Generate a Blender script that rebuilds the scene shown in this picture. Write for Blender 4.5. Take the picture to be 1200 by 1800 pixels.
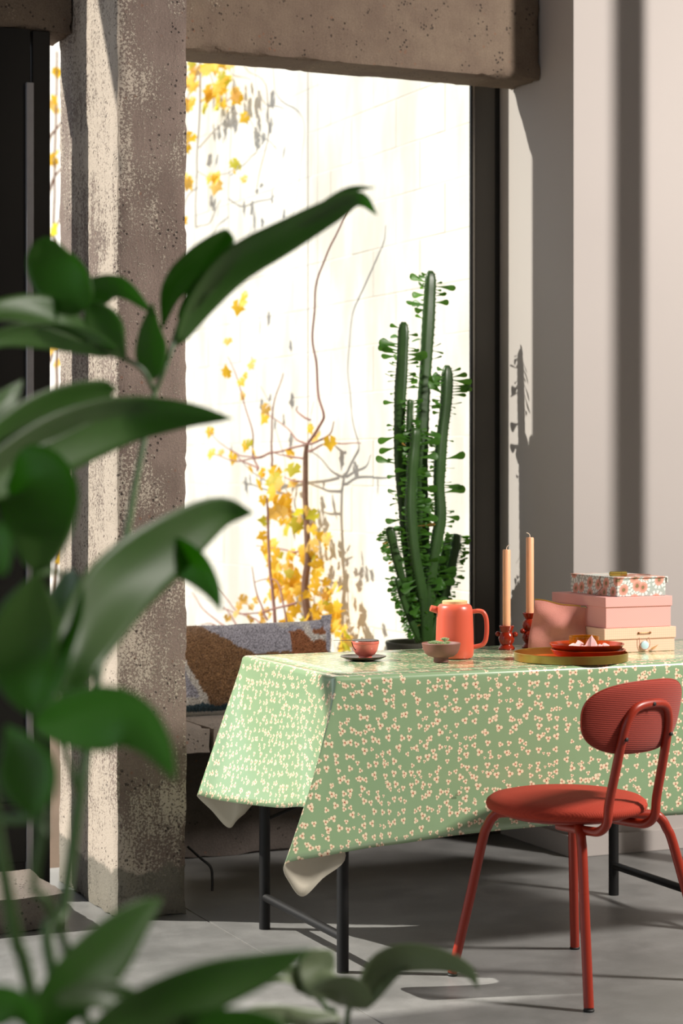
import bpy, bmesh, math, random
from mathutils import Vector, Matrix, noise
random.seed(7)
PI = math.pi
for o in list(bpy.data.objects): bpy.data.objects.remove(o)
SC = bpy.context.scene
COL = SC.collection

# ------------------------------------------------------------------ camera
CAM = Vector((0, 0, 1.26)); FPX = 3577.0; HOR = 830.0
AZ = math.radians(23.8)
FW = Vector((math.sin(AZ), math.cos(AZ), 0)); RT = Vector((math.cos(AZ), -math.sin(AZ), 0)); UP = Vector((0, 0, 1))
cd = bpy.data.cameras.new('camera'); cam = bpy.data.objects.new('camera', cd); COL.objects.link(cam)
cam.location = CAM; cam.rotation_euler = (PI/2, 0, -AZ)
cd.sensor_fit = 'VERTICAL'; cd.sensor_height = 36; cd.sensor_width = 24
cd.lens = FPX/1800*36; cd.shift_y = -(900-HOR)/1800
cd.clip_start = .05; cd.clip_end = 200
cd.dof.use_dof = True; cd.dof.focus_distance = 5.35; cd.dof.aperture_fstop = 4.0
SC.camera = cam

# ------------------------------------------------------------------ light
SUN_H = Vector((1, -.54, 0)).normalized(); EL = math.radians(42)
SUN_D = SUN_H*math.cos(EL) + Vector((0, 0, -math.sin(EL)))
world = bpy.data.worlds.new('world'); SC.world = world; world.use_nodes = True
bg = world.node_tree.nodes['Background']; bg.inputs[0].default_value = (.80, .88, 1.0, 1); bg.inputs[1].default_value = 1.15
sd = bpy.data.lights.new('sun', 'SUN'); sd.energy = 7.2; sd.angle = math.radians(.6); sd.color = (1, .945, .86)
so = bpy.data.objects.new('sun', sd); COL.objects.link(so); so.location = (-4, 10, 8)
so.rotation_euler = SUN_D.to_track_quat('-Z', 'Y').to_euler()
ad = bpy.data.lights.new('studio_softbox', 'AREA'); ad.shape = 'RECTANGLE'; ad.size = .38; ad.size_y = .8; ad.energy = 320; ad.color = (1, .93, .87)
ao = bpy.data.objects.new('studio_softbox', ad); COL.objects.link(ao); ao.location = (5.2, 2.3, 3.45)
ao.rotation_euler = (Vector((2.8, 4.8, .8)) - ao.location).to_track_quat('-Z', 'Y').to_euler()
SC.view_settings.view_transform = 'Standard'; SC.view_settings.look = 'None'
SC.view_settings.gamma = 1; SC.view_settings.exposure = 0; SC.view_settings.use_curve_mapping = False

# ------------------------------------------------------------------ pixel helpers: where a ray of the photograph meets a plane of the room
def ray(px, py): return FW + RT*((px-600)/FPX) + UP*((HOR-py)/FPX)
def atD(px, py, d): return CAM + ray(px, py)*d
def atX(px, py, X): r = ray(px, py); return CAM + r*(X/r.x)
def atY(px, py, Y): r = ray(px, py); return CAM + r*(Y/r.y)
def atZ(px, py, Z): r = ray(px, py); return CAM + r*((Z-CAM.z)/r.z)

# ------------------------------------------------------------------ mesh helpers
def crom(pts, n):
    pts = [Vector(p) for p in pts]; out = []
    P = [pts[0]*2-pts[1]] + pts + [pts[-1]*2-pts[-2]]
    m = len(pts)-1
    for i in range(n+1):
        t = i/n*m; k = min(int(t), m-1); u = t-k
        a, b, c, d = P[k], P[k+1], P[k+2], P[k+3]
        out.append(.5*((2*b) + (c-a)*u + (2*a-5*b+4*c-d)*u*u + (3*b-a-3*c+d)*u**3))
    return out

def worg(o):
    v = Vector((0, 0, 0))
    while o is not None: v += o.location; o = o.parent
    return v

class MB:
    def __init__(s): s.v = []; s.f = []; s.m = []; s.cur = 0; s.uv = None; s.col = None
    def face(s, ids): s.f.append(ids); s.m.append(s.cur)
    def box(s, lo, hi):
        x0, y0, z0 = lo; x1, y1, z1 = hi
        return s.pts8([(x0,y0,z0),(x1,y0,z0),(x1,y1,z0),(x0,y1,z0),(x0,y0,z1),(x1,y0,z1),(x1,y1,z1),(x0,y1,z1)])
    def pts8(s, p):
        n = len(s.v); s.v += [Vector(q) for q in p]
        for q in ((0,3,2,1),(4,5,6,7),(0,1,5,4),(1,2,6,5),(2,3,7,6),(3,0,4,7)): s.face([n+i for i in q])
        return s
    def obox(s, c, ax, ay, az):
        c = Vector(c); ax, ay, az = Vector(ax), Vector(ay), Vector(az)
        return s.pts8([c-ax-ay-az, c+ax-ay-az, c+ax+ay-az, c-ax+ay-az, c-ax-ay+az, c+ax-ay+az, c+ax+ay+az, c-ax+ay+az])
    def grid(s, fn, nu, nv, cu=False, cv=False):
        n = len(s.v); mu = nu if cu else nu+1; mv = nv if cv else nv+1
        for j in range(mv):
            for i in range(mu): s.v.append(Vector(fn(i/nu, j/nv)))
        for j in range(nv):
            for i in range(nu):
                a = n+j*mu+i; b = n+j*mu+(i+1) % mu; c = n+((j+1) % mv)*mu+(i+1) % mu; d = n+((j+1) % mv)*mu+i
                s.face([a, b, c, d])
        return n
    def lathe(s, prof, c=(0,0,0), seg=32, sx=1, sy=1):
        c = Vector(c); n = len(s.v); rings = []
        for r, z in prof:
            if r < 1e-6: rings.append([len(s.v)]); s.v.append(c+Vector((0,0,z)))
            else:
                rings.append(list(range(len(s.v), len(s.v)+seg)))
                for i in range(seg):
                    a = 2*PI*i/seg; s.v.append(c+Vector((r*sx*math.cos(a), r*sy*math.sin(a), z)))
        for A, B in zip(rings, rings[1:]):
            for i in range(seg):
                j = (i+1) % seg
                if len(A) == 1 and len(B) == 1: continue
                if len(A) == 1: s.face([A[0], B[j], B[i]])
                elif len(B) == 1: s.face([A[i], A[j], B[0]])
                else: s.face([A[i], A[j], B[j], B[i]])
        return s
    def tube(s, pts, r, seg=8, caps=True, sect=None):
        pts = [Vector(p) for p in pts]; N = len(pts)
        rr = r if isinstance(r, (list, tuple)) else [r]*N
        t0 = (pts[1]-pts[0]).normalized()
        ref = Vector((0,0,1)) if abs(t0.z) < .9 else Vector((1,0,0))
        a = t0.cross(ref).normalized(); rings = []
        for i, p in enumerate(pts):
            t = (pts[min(i+1,N-1)]-pts[max(i-1,0)])
            t = t.normalized() if t.length > 1e-9 else t0
            a = (a - t*a.dot(t)).normalized(); b = t.cross(a)
            rings.append(list(range(len(s.v), len(s.v)+seg)))
            for k in range(seg):
                th = 2*PI*k/seg; q = rr[i]*(sect(th) if sect else 1)
                s.v.append(p + a*(q*math.cos(th)) + b*(q*math.sin(th)))
        for A, B in zip(rings, rings[1:]):
            for k in range(seg): s.face([A[k], A[(k+1) % seg], B[(k+1) % seg], B[k]])
        if caps: s.face(rings[0][::-1]); s.face(rings[-1])
        return s
    def ball(s, c, r, seg=12, rings=8, sc=(1,1,1)):
        c = Vector(c); prof = [(math.sin(PI*i/rings)*r, -math.cos(PI*i/rings)*r) for i in range(rings+1)]
        n = len(s.v); s.lathe(prof, (0,0,0), seg)
        for i in range(n, len(s.v)): v = s.v[i]; s.v[i] = c+Vector((v.x*sc[0], v.y*sc[1], v.z*sc[2]))
        return s
    def build(s, name, mat, parent=None, smooth=True, bevel=0, solid=0, subsurf=0, angle=40, segs=2):
        if parent is not None: org = worg(parent)
        else:
            xs = [v.x for v in s.v]; ys = [v.y for v in s.v]; zs = [v.z for v in s.v]
            org = Vector(((min(xs)+max(xs))/2, (min(ys)+max(ys))/2, min(zs)))
        me = bpy.data.meshes.new(name)
        me.from_pydata([tuple(v-org) for v in s.v], [], s.f)
        mats = mat if isinstance(mat, (list, tuple)) else [mat]
        for m in mats: me.materials.append(m)
        if max(s.m, default=0) > 0: me.polygons.foreach_set('material_index', s.m)
        if s.uv:
            ul = me.uv_layers.new(name='UVMap')
            for l in me.loops: ul.data[l.index].uv = s.uv[l.vertex_index]
        if s.col:
            ca = me.color_attributes.new('Col', 'FLOAT_COLOR', 'POINT')
            for i, c in enumerate(s.col): ca.data[i].color = c
        me.validate(); me.update()
        o = bpy.data.objects.new(name, me); COL.objects.link(o)
        if parent is not None: o.parent = parent
        else: o.location = org
        if smooth:
            me.polygons.foreach_set('use_smooth', [True]*len(me.polygons))
            if angle < 180:
                try: me.set_sharp_from_angle(angle=math.radians(angle))
                except Exception: pass
        if solid:
            md = o.modifiers.new('solid', 'SOLIDIFY'); md.thickness = abs(solid); md.offset = -1 if solid > 0 else 1
            if len(mats) > 1: md.material_offset = 1; md.material_offset_rim = 1
        if bevel:
            md = o.modifiers.new('bevel', 'BEVEL'); md.width = bevel; md.segments = segs; md.limit_method = 'ANGLE'; md.harden_normals = False
        if subsurf:
            md = o.modifiers.new('sub', 'SUBSURF'); md.levels = subsurf; md.render_levels = subsurf
        return o

def mesh_only(mb, name, mat, bevel=0, smooth=False):
    me = bpy.data.meshes.new(name); me.from_pydata([tuple(v) for v in mb.v], [], mb.f); me.materials.append(mat)
    if bevel:
        bm = bmesh.new(); bm.from_mesh(me)
        bmesh.ops.bevel(bm, geom=list(bm.edges), offset=bevel, segments=1, affect='EDGES', profile=.5); bm.to_mesh(me); bm.free()
    if smooth: me.polygons.foreach_set('use_smooth', [True]*len(me.polygons))
    me.update(); return me
def tag(o, label=None, cat=None, group=None, kind=None):
    if label: o['label'] = label
    if cat: o['category'] = cat
    if group: o['group'] = group
    if kind: o['kind'] = kind
    return o
def empty(name, loc, label=None, cat=None, group=None, kind=None):
    o = bpy.data.objects.new(name, None); COL.objects.link(o); o.location = loc; o.empty_display_size = .05
    return tag(o, label, cat, group, kind)
def inst(me, name, parent, mat4):
    """one more object on shared mesh data, world matrix mat4"""
    o = bpy.data.objects.new(name, me); COL.objects.link(o); o.parent = parent
    m = mat4.copy(); m.translation = m.translation - (worg(parent) if parent else Vector())
    o.matrix_basis = m
    return o

# ------------------------------------------------------------------ materials
def lin(h):
    h = h.lstrip('#'); c = [int(h[i:i+2], 16)/255 for i in (0, 2, 4)]
    return tuple((x/12.92 if x <= .04045 else ((x+.055)/1.055)**2.4) for x in c) + (1,)
class NT:
    def __init__(s, name):
        s.mat = bpy.data.materials.new(name); s.mat.use_nodes = True; s.t = s.mat.node_tree
        s.b = s.t.nodes['Principled BSDF']; s.out = s.t.nodes['Material Output']
    def n(s, typ, **kw):
        nd = s.t.nodes.new(typ)
        for k, v in kw.items():
            if k[0] == 'i' and k[1:].isdigit(): s.put(nd.inputs[int(k[1:])], v)
            elif k[:2] == 'I_': s.put(nd.inputs[k[2:].replace('_', ' ')], v)
            else: setattr(nd, k, v)
        return nd
    def put(s, sock, v):
        if isinstance(v, bpy.types.NodeSocket): s.t.links.new(v, sock)
        else: sock.default_value = v
    def m(s, op, a, b=0.0, c=0.0, clamp=False):
        nd = s.n('ShaderNodeMath', operation=op, i0=a, i1=b, i2=c); nd.use_clamp = clamp; return nd.outputs[0]
    def vm(s, op, a, b=(0,0,0)):
        nd = s.n('ShaderNodeVectorMath', operation=op, i0=a, i1=b); return nd.outputs[1] if op in ('LENGTH','DISTANCE','DOT_PRODUCT') else nd.outputs[0]
    def mix(s, f, a, b):
        nd = s.n('ShaderNodeMix', data_type='RGBA'); s.put(nd.inputs[0], f); s.put(nd.inputs[6], a); s.put(nd.inputs[7], b); return nd.outputs[2]
    def step(s, v, lo, hi):
        return s.n('ShaderNodeMapRange', interpolation_type='SMOOTHSTEP', i0=v, i1=lo, i2=hi, i3=0.0, i4=1.0).outputs[0]
    def obj(s): return s.n('ShaderNodeTexCoord').outputs['Object']
    def uv(s): return s.n('ShaderNodeTexCoord').outputs['UV']
    def noise(s, vec, scale, detail=4, rough=.55, sc=(1,1,1), loc=(0,0,0)):
        mp = s.n('ShaderNodeMapping', i0=vec); mp.inputs['Scale'].default_value = sc; mp.inputs['Location'].default_value = loc
        return s.n('ShaderNodeTexNoise', I_Vector=mp.outputs[0], I_Scale=scale, I_Detail=detail, I_Roughness=rough).outputs[0]
    def bump(s, h, strength=.3, dist=.01, prev=None):
        nd = s.n('ShaderNodeBump', I_Height=h, I_Strength=strength, I_Distance=dist)
        if prev is not None: s.put(nd.inputs['Normal'], prev)
        s.put(s.b.inputs['Normal'], nd.outputs[0]); return nd.outputs[0]
    def set(s, color=None, rough=None, metal=None, **kw):
        if color is not None: s.put(s.b.inputs['Base Color'], color)
        if rough is not None: s.put(s.b.inputs['Roughness'], rough)
        if metal is not None: s.put(s.b.inputs['Metallic'], metal)
        for k, v in kw.items(): s.put(s.b.inputs[k.replace('_', ' ')], v)
        return s

def plain(name, hexc, rough=.5, metal=0, var=.12, vscale=30, bump=0, **kw):
    t = NT(name); c = lin(hexc); ob = t.obj(); nz = t.noise(ob, vscale, 3)
    d = tuple(x*(1-var) for x in c[:3])+(1,); l = tuple(min(1, x*(1+var)) for x in c[:3])+(1,)
    t.set(t.mix(nz, d, l), rough, metal, **kw)
    if bump: t.bump(t.noise(ob, vscale*6, 3), bump, .003)
    return t.mat

def concrete(name, c1, c2, white, wamt, base_band=False, sun_tint=False):
    t = NT(name); ob = t.n('ShaderNodeNewGeometry').outputs['Position']
    big = t.noise(ob, 2.2, 3); mid = t.noise(ob, 14, 5, .6); fine = t.noise(ob, 135, 5, .72)
    streak = t.noise(ob, 38, 5, .65, sc=(1, 1, .16)); gr = t.noise(ob, 260, 2, .6)
    base = t.mix(t.step(t.m('ADD', t.m('MULTIPLY', big, .7), t.m('MULTIPLY', mid, .3)), .36, .64), lin(c1), lin(c2))
    base = t.mix(t.m('MULTIPLY', t.step(gr, .35, .7), .35), base, tuple(x*.55 for x in lin(c1)[:3])+(1,))
    vz = t.n('ShaderNodeTexVoronoi', I_Vector=ob, I_Scale=38.0)
    stone = t.step(vz.outputs[0], .22, .12)
    sm = t.m('MULTIPLY', stone, t.step(t.noise(ob, 9, 2), .52, .62))
    base = t.mix(t.m('MULTIPLY', sm, .5), base, lin('#7d5138'))
    w = t.m('ADD', t.m('ADD', t.m('MULTIPLY', fine, .66), t.m('MULTIPLY', streak, .21)), t.m('MULTIPLY', t.m('SUBTRACT', t.noise(ob, 3.1, 3, loc=(3,1,7)), .5), .42))
    if base_band:
        w = t.m('ADD', w, t.m('MULTIPLY', t.step(t.n('ShaderNodeSeparateXYZ', i0=ob).outputs[2], 1.45, .75), .035))
    if sun_tint:   # sunlight put into the colour: whiter on the face the sun hits
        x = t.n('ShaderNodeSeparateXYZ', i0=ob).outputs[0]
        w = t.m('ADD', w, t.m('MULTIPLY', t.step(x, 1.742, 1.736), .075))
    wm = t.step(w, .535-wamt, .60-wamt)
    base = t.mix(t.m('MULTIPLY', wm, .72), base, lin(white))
    v2 = t.n('ShaderNodeTexVoronoi', I_Vector=ob, I_Scale=62.0)
    pit = t.m('MULTIPLY', t.step(t.m('ADD', v2.outputs[0], t.m('MULTIPLY', t.noise(ob, 90, 3), .35)), .43, .33), t.step(t.noise(ob, 11, 3, loc=(5,5,5)), .50, .58))
    base = t.mix(t.m('MULTIPLY', pit, .75), base, lin('#2b2421'))
    if base_band:
        z = t.n('ShaderNodeSeparateXYZ', i0=ob).outputs[2]
        e = t.m('ADD', z, t.m('MULTIPLY', t.m('SUBTRACT', t.noise(ob, 11, 4), .5), .11))
        band = t.step(e, .148, .128)
        base = t.mix(t.m('MULTIPLY', band, .82), base, t.mix(mid, lin('#5c5a4f'), lin('#7b786b')))
    t.set(base, .9, 0)
    h = t.m('ADD', t.m('ADD', t.m('MULTIPLY', fine, .5), t.m('MULTIPLY', wm, .25)), t.m('MULTIPLY', pit, -1.2))
    h = t.m('ADD', h, t.m('MULTIPLY', streak, .4))
    t.bump(h, .75, .008)
    return t.mat

M = {}
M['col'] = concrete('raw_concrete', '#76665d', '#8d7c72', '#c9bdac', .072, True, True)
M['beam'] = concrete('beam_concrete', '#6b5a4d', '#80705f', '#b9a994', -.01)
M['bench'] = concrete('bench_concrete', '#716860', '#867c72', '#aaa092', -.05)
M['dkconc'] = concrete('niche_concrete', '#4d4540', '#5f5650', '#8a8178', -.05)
def floor_mat():
    t = NT('polished_concrete'); ob = t.n('ShaderNodeNewGeometry').outputs['Position']
    a = t.noise(ob, 1.6, 5, .6); b = t.noise(ob, 9, 6, .65); c = t.noise(ob, 130, 2, .6)
    v = t.m('ADD', t.m('MULTIPLY', a, .55), t.m('ADD', t.m('MULTIPLY', b, .35), t.m('MULTIPLY', c, .1)))
    t.set(t.mix(t.step(v, .36, .66), lin('#6a6a68'), lin('#868684')), t.m('ADD', .34, t.m('MULTIPLY', b, .2)))
    t.bump(t.m('ADD', b, t.m('MULTIPLY', c, .3)), .06, .004); return t.mat
M['floor'] = floor_mat()
M['joint'] = plain('joint_filler', '#bfae97', .8)
def wall_paint():
    t = NT('wall_paint'); ob = t.n('ShaderNodeNewGeometry').outputs['Position']
    t.set(t.mix(t.noise(ob, 1.3, 3), lin('#a8a19c'), lin('#b1aaa5')), .75); t.bump(t.noise(ob, 160, 3), .08, .002); return t.mat
M['wall'] = wall_paint()
M['ceil'] = plain('ceiling_plaster', '#6f675f', .9)
M['dark'] = plain('black_steel', '#050505', .5, .0, .2)
M['frame'] = plain('anthracite_frame', '#4b4742', .5, .0, .08, 3)
M['frame2'] = plain('frame_gasket', '#0b0b0b', .4)
M['alu'] = plain('aluminium_bead', '#9a9690', .35, .9)
M['highlight_edge'] = plain('highlight_grey', '#98989c', .4, .3)
def gl():
    t = NT('window_glass'); tr = t.n('ShaderNodeBsdfTransparent'); g = t.n('ShaderNodeBsdfGlossy', I_Roughness=.0)
    tr.inputs[0].default_value = (.95, .96, .95, 1)
    mx = t.n('ShaderNodeMixShader', i0=.004, i1=tr.outputs[0], i2=g.outputs[0]); t.t.links.new(mx.outputs[0], t.out.inputs[0]); return t.mat
M['glass'] = gl()
def white_block():
    t = NT('whitewashed_block'); ob = t.n('ShaderNodeNewGeometry').outputs['Position']
    s = t.noise(ob, 3, 4, .6, sc=(1,1,.35)); f = t.noise(ob, 45, 4, .7)
    c = t.mix(t.step(s, .42, .68), lin('#e0dcd3'), lin('#c6c1b7'))
    c = t.mix(t.m('MULTIPLY', t.step(f, .58, .72), .25), c, lin('#bdb5a8'))
    t.set(c, .85); t.bump(f, .3, .004); return t.mat
M['block'] = white_block()
M['mortar'] = plain('pale_mortar', '#d8d2c7', .9)
M['soil'] = plain('garden_soil', '#5b4a3a', .95, bump=.5)

# ------------------------------------------------------------------ room shell
def rough_box(mb, lo, hi, cell, amp, chip, seed=0):
    lo, hi = Vector(lo), Vector(hi); size = hi-lo; sd_ = Vector((seed*3.7, seed*1.3, seed*2.1))
    def disp(p):
        q = p.copy(); c = (lo+hi)/2
        dist = [min(p[i]-lo[i], hi[i]-p[i]) for i in range(3)]
        near = sorted(range(3), key=lambda i: dist[i])
        n1 = noise.noise(p*9+sd_); n2 = noise.noise(p*38+sd_); n3 = noise.noise(p*2.5+sd_)
        ax = near[0]; s = 1 if p[ax] > c[ax] else -1
        q[ax] += s*amp*(n1*.5+n2*.5+n3)
        if dist[near[1]] < chip*1.5:
            k = 1-dist[near[1]]/(chip*1.5); amt = chip*max(.12, .35+.9*n1+.6*n2)*k
            for i in near[:2]:
                s = 1 if p[i] > c[i] else -1; q[i] -= s*amt
        return q
    n = [max(1, round(size[i]/cell)) for i in range(3)]
    for ax in range(3):
        u, w = (ax+1) % 3, (ax+2) % 3
        for side in (0, 1):
            def fn(a, b, ax=ax, u=u, w=w, side=side):
                p = Vector((0,0,0)); p[ax] = hi[ax] if side else lo[ax]
                if not side: a = 1-a
                p[u] = lo[u]+size[u]*a; p[w] = lo[w]+size[w]*b
                return disp(p)
            mb.grid(fn, n[u], n[w])
    return mb

fl = empty('floor', (0, 0, 0), 'grey polished concrete floor with pale saw-cut joints', kind='structure')
MB().box((-3.6, -2.1, -.12), (6.6, 6.3, -.004)).build('joint_bed', M['joint'], fl)
xs = [-3.6, -.9, 1.962, 4.6, 6.6]; ys = [-2.1, 2.4, 6.3]
for i in range(4):
    for j in range(2):
        g = .0022
        MB().box((xs[i]+g, ys[j]+g, -.02), (xs[i+1]-g, ys[j+1]-g, 0)).build('floor_slab', M['floor'], fl, bevel=.0008, segs=1)
tag(MB().box((-3.6, -2.1, 4.2), (6.6, 6.5, 4.35)).build('ceiling', M['ceil'], smooth=False), 'plain plaster ceiling high above the room', kind='structure')
wl = empty('wall_left', (-3.7, 2, 0), 'unseen painted wall with a wide opening added to let in skylight', kind='structure')  # wide opening added out of view so skylight reaches the foreground plant
MB().box((-3.75, -2.1, 0), (-3.6, 6.5, .8)).build('sill_wall', M['wall'], wl, smooth=False)
MB().box((-3.75, -2.1, 3.6), (-3.6, 6.5, 4.2)).build('header', M['wall'], wl, smooth=False)
MB().box((-3.75, -2.1, .8), (-3.6, -1.4, 3.6)).build('pier', M['wall'], wl, smooth=False)
MB().box((-3.75, 4.6, .8), (-3.6, 6.5, 3.6)).build('pier', M['wall'], wl, smooth=False)
tag(MB().box((-3.6, -2.25, 0), (6.6, -2.1, 4.2)).build('wall_front', M['wall'], smooth=False), 'plain painted wall behind the viewer', kind='structure')
tag(MB().box((6.6, -2.25, 0), (6.75, 6.5, 4.2)).build('wall_side', M['wall'], smooth=False), 'plain painted wall at the far end of the room', kind='structure')
tag(MB().box((-3.6, 6.0, 0), (-3.0, 6.3, 4.2)).build('wall_back', M['wall'], smooth=False), 'plain wall beside the open doorway', kind='structure')
tag(MB().box((3.38, 5.785, 0), (6.6, 6.46, 4.2)).build('wall_right', M['wall'], smooth=False, bevel=.003), 'off-white plastered wall with a sharp outer corner', kind='structure')
bb = empty('baseboard_right', (3.38, 5.78, 0), 'low off-white baseboard along the plastered wall', kind='structure')
MB().box((3.368, 5.773, 0), (6.6, 5.785, .07)).build('board', M['wall'], bb, bevel=.002)
MB().box((3.368, 5.785, 0), (3.38, 6.28, .07)).build('board', M['wall'], bb, bevel=.002)
tag(MB().box((3.735, 5.35, 0), (3.815, 5.43, 4.2)).build('shadow_post', M['frame'], smooth=False, bevel=.004), 'unseen square steel post added to cast a shadow band on the plastered wall', kind='structure')  # out-of-view post, added to throw the dark band on the wall

pil = empty('pillar', (1.83, 5.7, 0), 'rough weathered concrete pillar with flaking white paint', kind='structure')
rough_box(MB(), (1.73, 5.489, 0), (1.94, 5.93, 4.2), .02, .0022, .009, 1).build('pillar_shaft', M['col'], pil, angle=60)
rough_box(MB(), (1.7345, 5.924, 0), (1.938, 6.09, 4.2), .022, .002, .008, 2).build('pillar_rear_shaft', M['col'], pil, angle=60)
tag(rough_box(MB(), (1.94, 6.0, 2.58), (3.38, 6.2, 3.6), .02, .003, .013, 3).build('trim_2', M['beam'], angle=60), 'massive rough concrete lintel beam above the window', kind='structure')
tag(rough_box(MB(), (1.43, 5.93, 2.58), (1.73, 6.13, 3.6), .02, .003, .012, 4).build('trim_3', M['beam'], angle=60), 'short rough concrete beam above the black door', kind='structure')
pr = empty('sun_blocker', (2.05, 6.35, 0), 'unseen masonry added behind the pillar to block part of the window sun', kind='structure')  # hidden masonry added to narrow the sun patch beside the window
MB().box((1.90, 6.07, 0), (2.13, 6.59, 4.2)).build('blocker_wall', M['mortar'], pr, smooth=False)
MB().box((1.98, 6.595, 0), (2.31, 6.638, 4.2)).build('blocker_cheek', M['mortar'], pr, smooth=False)

# niche wall under the window, bench slabs
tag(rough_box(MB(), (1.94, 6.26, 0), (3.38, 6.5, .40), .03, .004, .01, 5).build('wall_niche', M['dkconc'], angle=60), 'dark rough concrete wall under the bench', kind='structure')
be = empty('bench', (2.7, 6.1, .4), 'low concrete window bench of thick slabs beside the pillar', 'bench')
rough_box(MB(), (1.945, 5.86, .402), (2.146, 6.42, .475), .02, .0016, .006, 6).build('bench_slab', M['bench'], be, angle=60)
rough_box(MB(), (2.154, 5.855, .404), (2.70, 6.42, .475), .02, .0016, .006, 7).build('bench_slab', M['bench'], be, angle=60)
rough_box(MB(), (2.708, 5.86, .402), (3.37, 6.42, .475), .02, .0016, .006, 8).build('bench_slab', M['bench'], be, angle=60)
tag(rough_box(MB(), (.3, 5.448, 0), (1.575, 5.83, .097), .03, .002, .008, 9).build('trim_5', M['bench'], angle=60), 'low concrete doorstep in front of the black door', kind='structure')

# window 1
w1 = empty('window_1', (2.8, 6.4, .475), 'tall fixed window with anthracite metal frame', kind='structure')
MB().box((3.281, 6.285, .476), (3.358, 6.300, 4.2)).build('frame_jamb', M['frame'], w1, bevel=.002)
MB().box((3.358, 6.290, .476), (3.379, 6.46, 4.2)).build('frame_gasket', M['frame2'], w1)
MB().box((3.272, 6.287, .476), (3.280, 6.299, 4.2)).build('glazing_bead', M['alu'], w1, bevel=.001)
MB().box((3.264, 6.289, .476), (3.271, 6.299, 4.2)).build('glazing_gasket', M['frame2'], w1)
MB().box((2.15, 6.425, .476), (3.358, 6.46, .53)).build('frame_rail', M['frame'], w1, bevel=.002)
MB().box((2.15, 6.445, .53), (3.358, 6.450, 4.2)).build('pane', M['glass'], w1, smooth=False)

# door 1: fixed black steel side panel
d1 = empty('door_1', (1.54, 5.95, .1), 'black steel door panel with a slim pale strip painted in as its highlight', kind='structure')
MB().box((1.425, 5.925, .0), (1.60, 5.99, 2.58)).build('door_panel', M['dark'], d1, bevel=.002)
MB().box((1.607, 5.93, .0), (1.662, 5.99, 2.58)).build('frame_stile', M['dark'], d1, bevel=.003)
MB().box((1.585, 5.912, .0), (1.608, 5.93, 2.42)).build('highlight_strip', M['highlight_edge'], d1, bevel=.002)  # raised strip; its pale grey puts the frame's highlight into the colour
MB().box((1.43, 5.918, .10), (1.585, 5.926, .28)).build('kick_plate', M['dark'], d1, bevel=.002)

# outside
tag(MB().box((-6, 6.3, -.1), (3.6, 16.5, -.001)).build('ground', M['soil'], smooth=False), 'bare garden ground outside the window', kind='structure')
gw = empty('wall_garden', (3.7, 10, 0), 'sunlit whitewashed block wall of the garden', kind='structure')
MB().box((3.6, 6.46, 0), (3.9, 16.5, 4.6)).build('mortar_bed', M['mortar'], gw, smooth=False)
tag(MB().box((-6, 16.5, 0), (3.9, 16.8, 4.6)).build('wall_far', M['mortar'], smooth=False), 'pale wall closing the far end of the garden', kind='structure')
bme = mesh_only(MB().box((0, -.2238, -.0986), (.05, .2238, .0986)), 'block', M['block'], .002)
for r in range(20):
    z = .1+r*.2
    if z < .15 or z > 3.2: continue
    y = 6.7 + (.225 if r % 2 else 0)
    while y < 13.4:
        inst(bme, 'block', gw, Matrix.Translation((3.6-random.uniform(.0008, .0022), y, z)) @ Matrix.Rotation(random.uniform(-.006, .006), 4, 'Z'))
        y += .45

# ================================================================== table and oilcloth
TZ = .757
M['tleg'] = plain('black_powder_coat', '#050505', .55, .1, .1)
M['wood'] = plain('table_board', '#b99a72', .6)
tb = empty('dining_table', (2.7, 4.95, 0), 'black-legged dining table hidden under the patterned oilcloth', 'table')
MB().box((2.016, 4.600, .725), (3.49, 5.212, .752)).build('tabletop', M['wood'], tb, bevel=.004)
for X in (2.072, 3.19):
    for Y in (4.69, 5.243-.02):
        MB().tube([(X, Y, 0), (X, Y, .725)], .0152, 16).build('leg', M['tleg'], tb)
    MB().tube([(X, 4.69, .088), (X, 5.223, .088)], .0115, 12).build('stretcher', M['tleg'], tb)
    MB().tube([(X, 4.69, .70), (X, 5.223, .70)], .012, 12).build('crossbar', M['tleg'], tb)
MB().tube([(2.072, 5.223, .30), (2.35, 5.20, .40)], .005, 8).build('brace', M['tleg'], tb)

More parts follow.
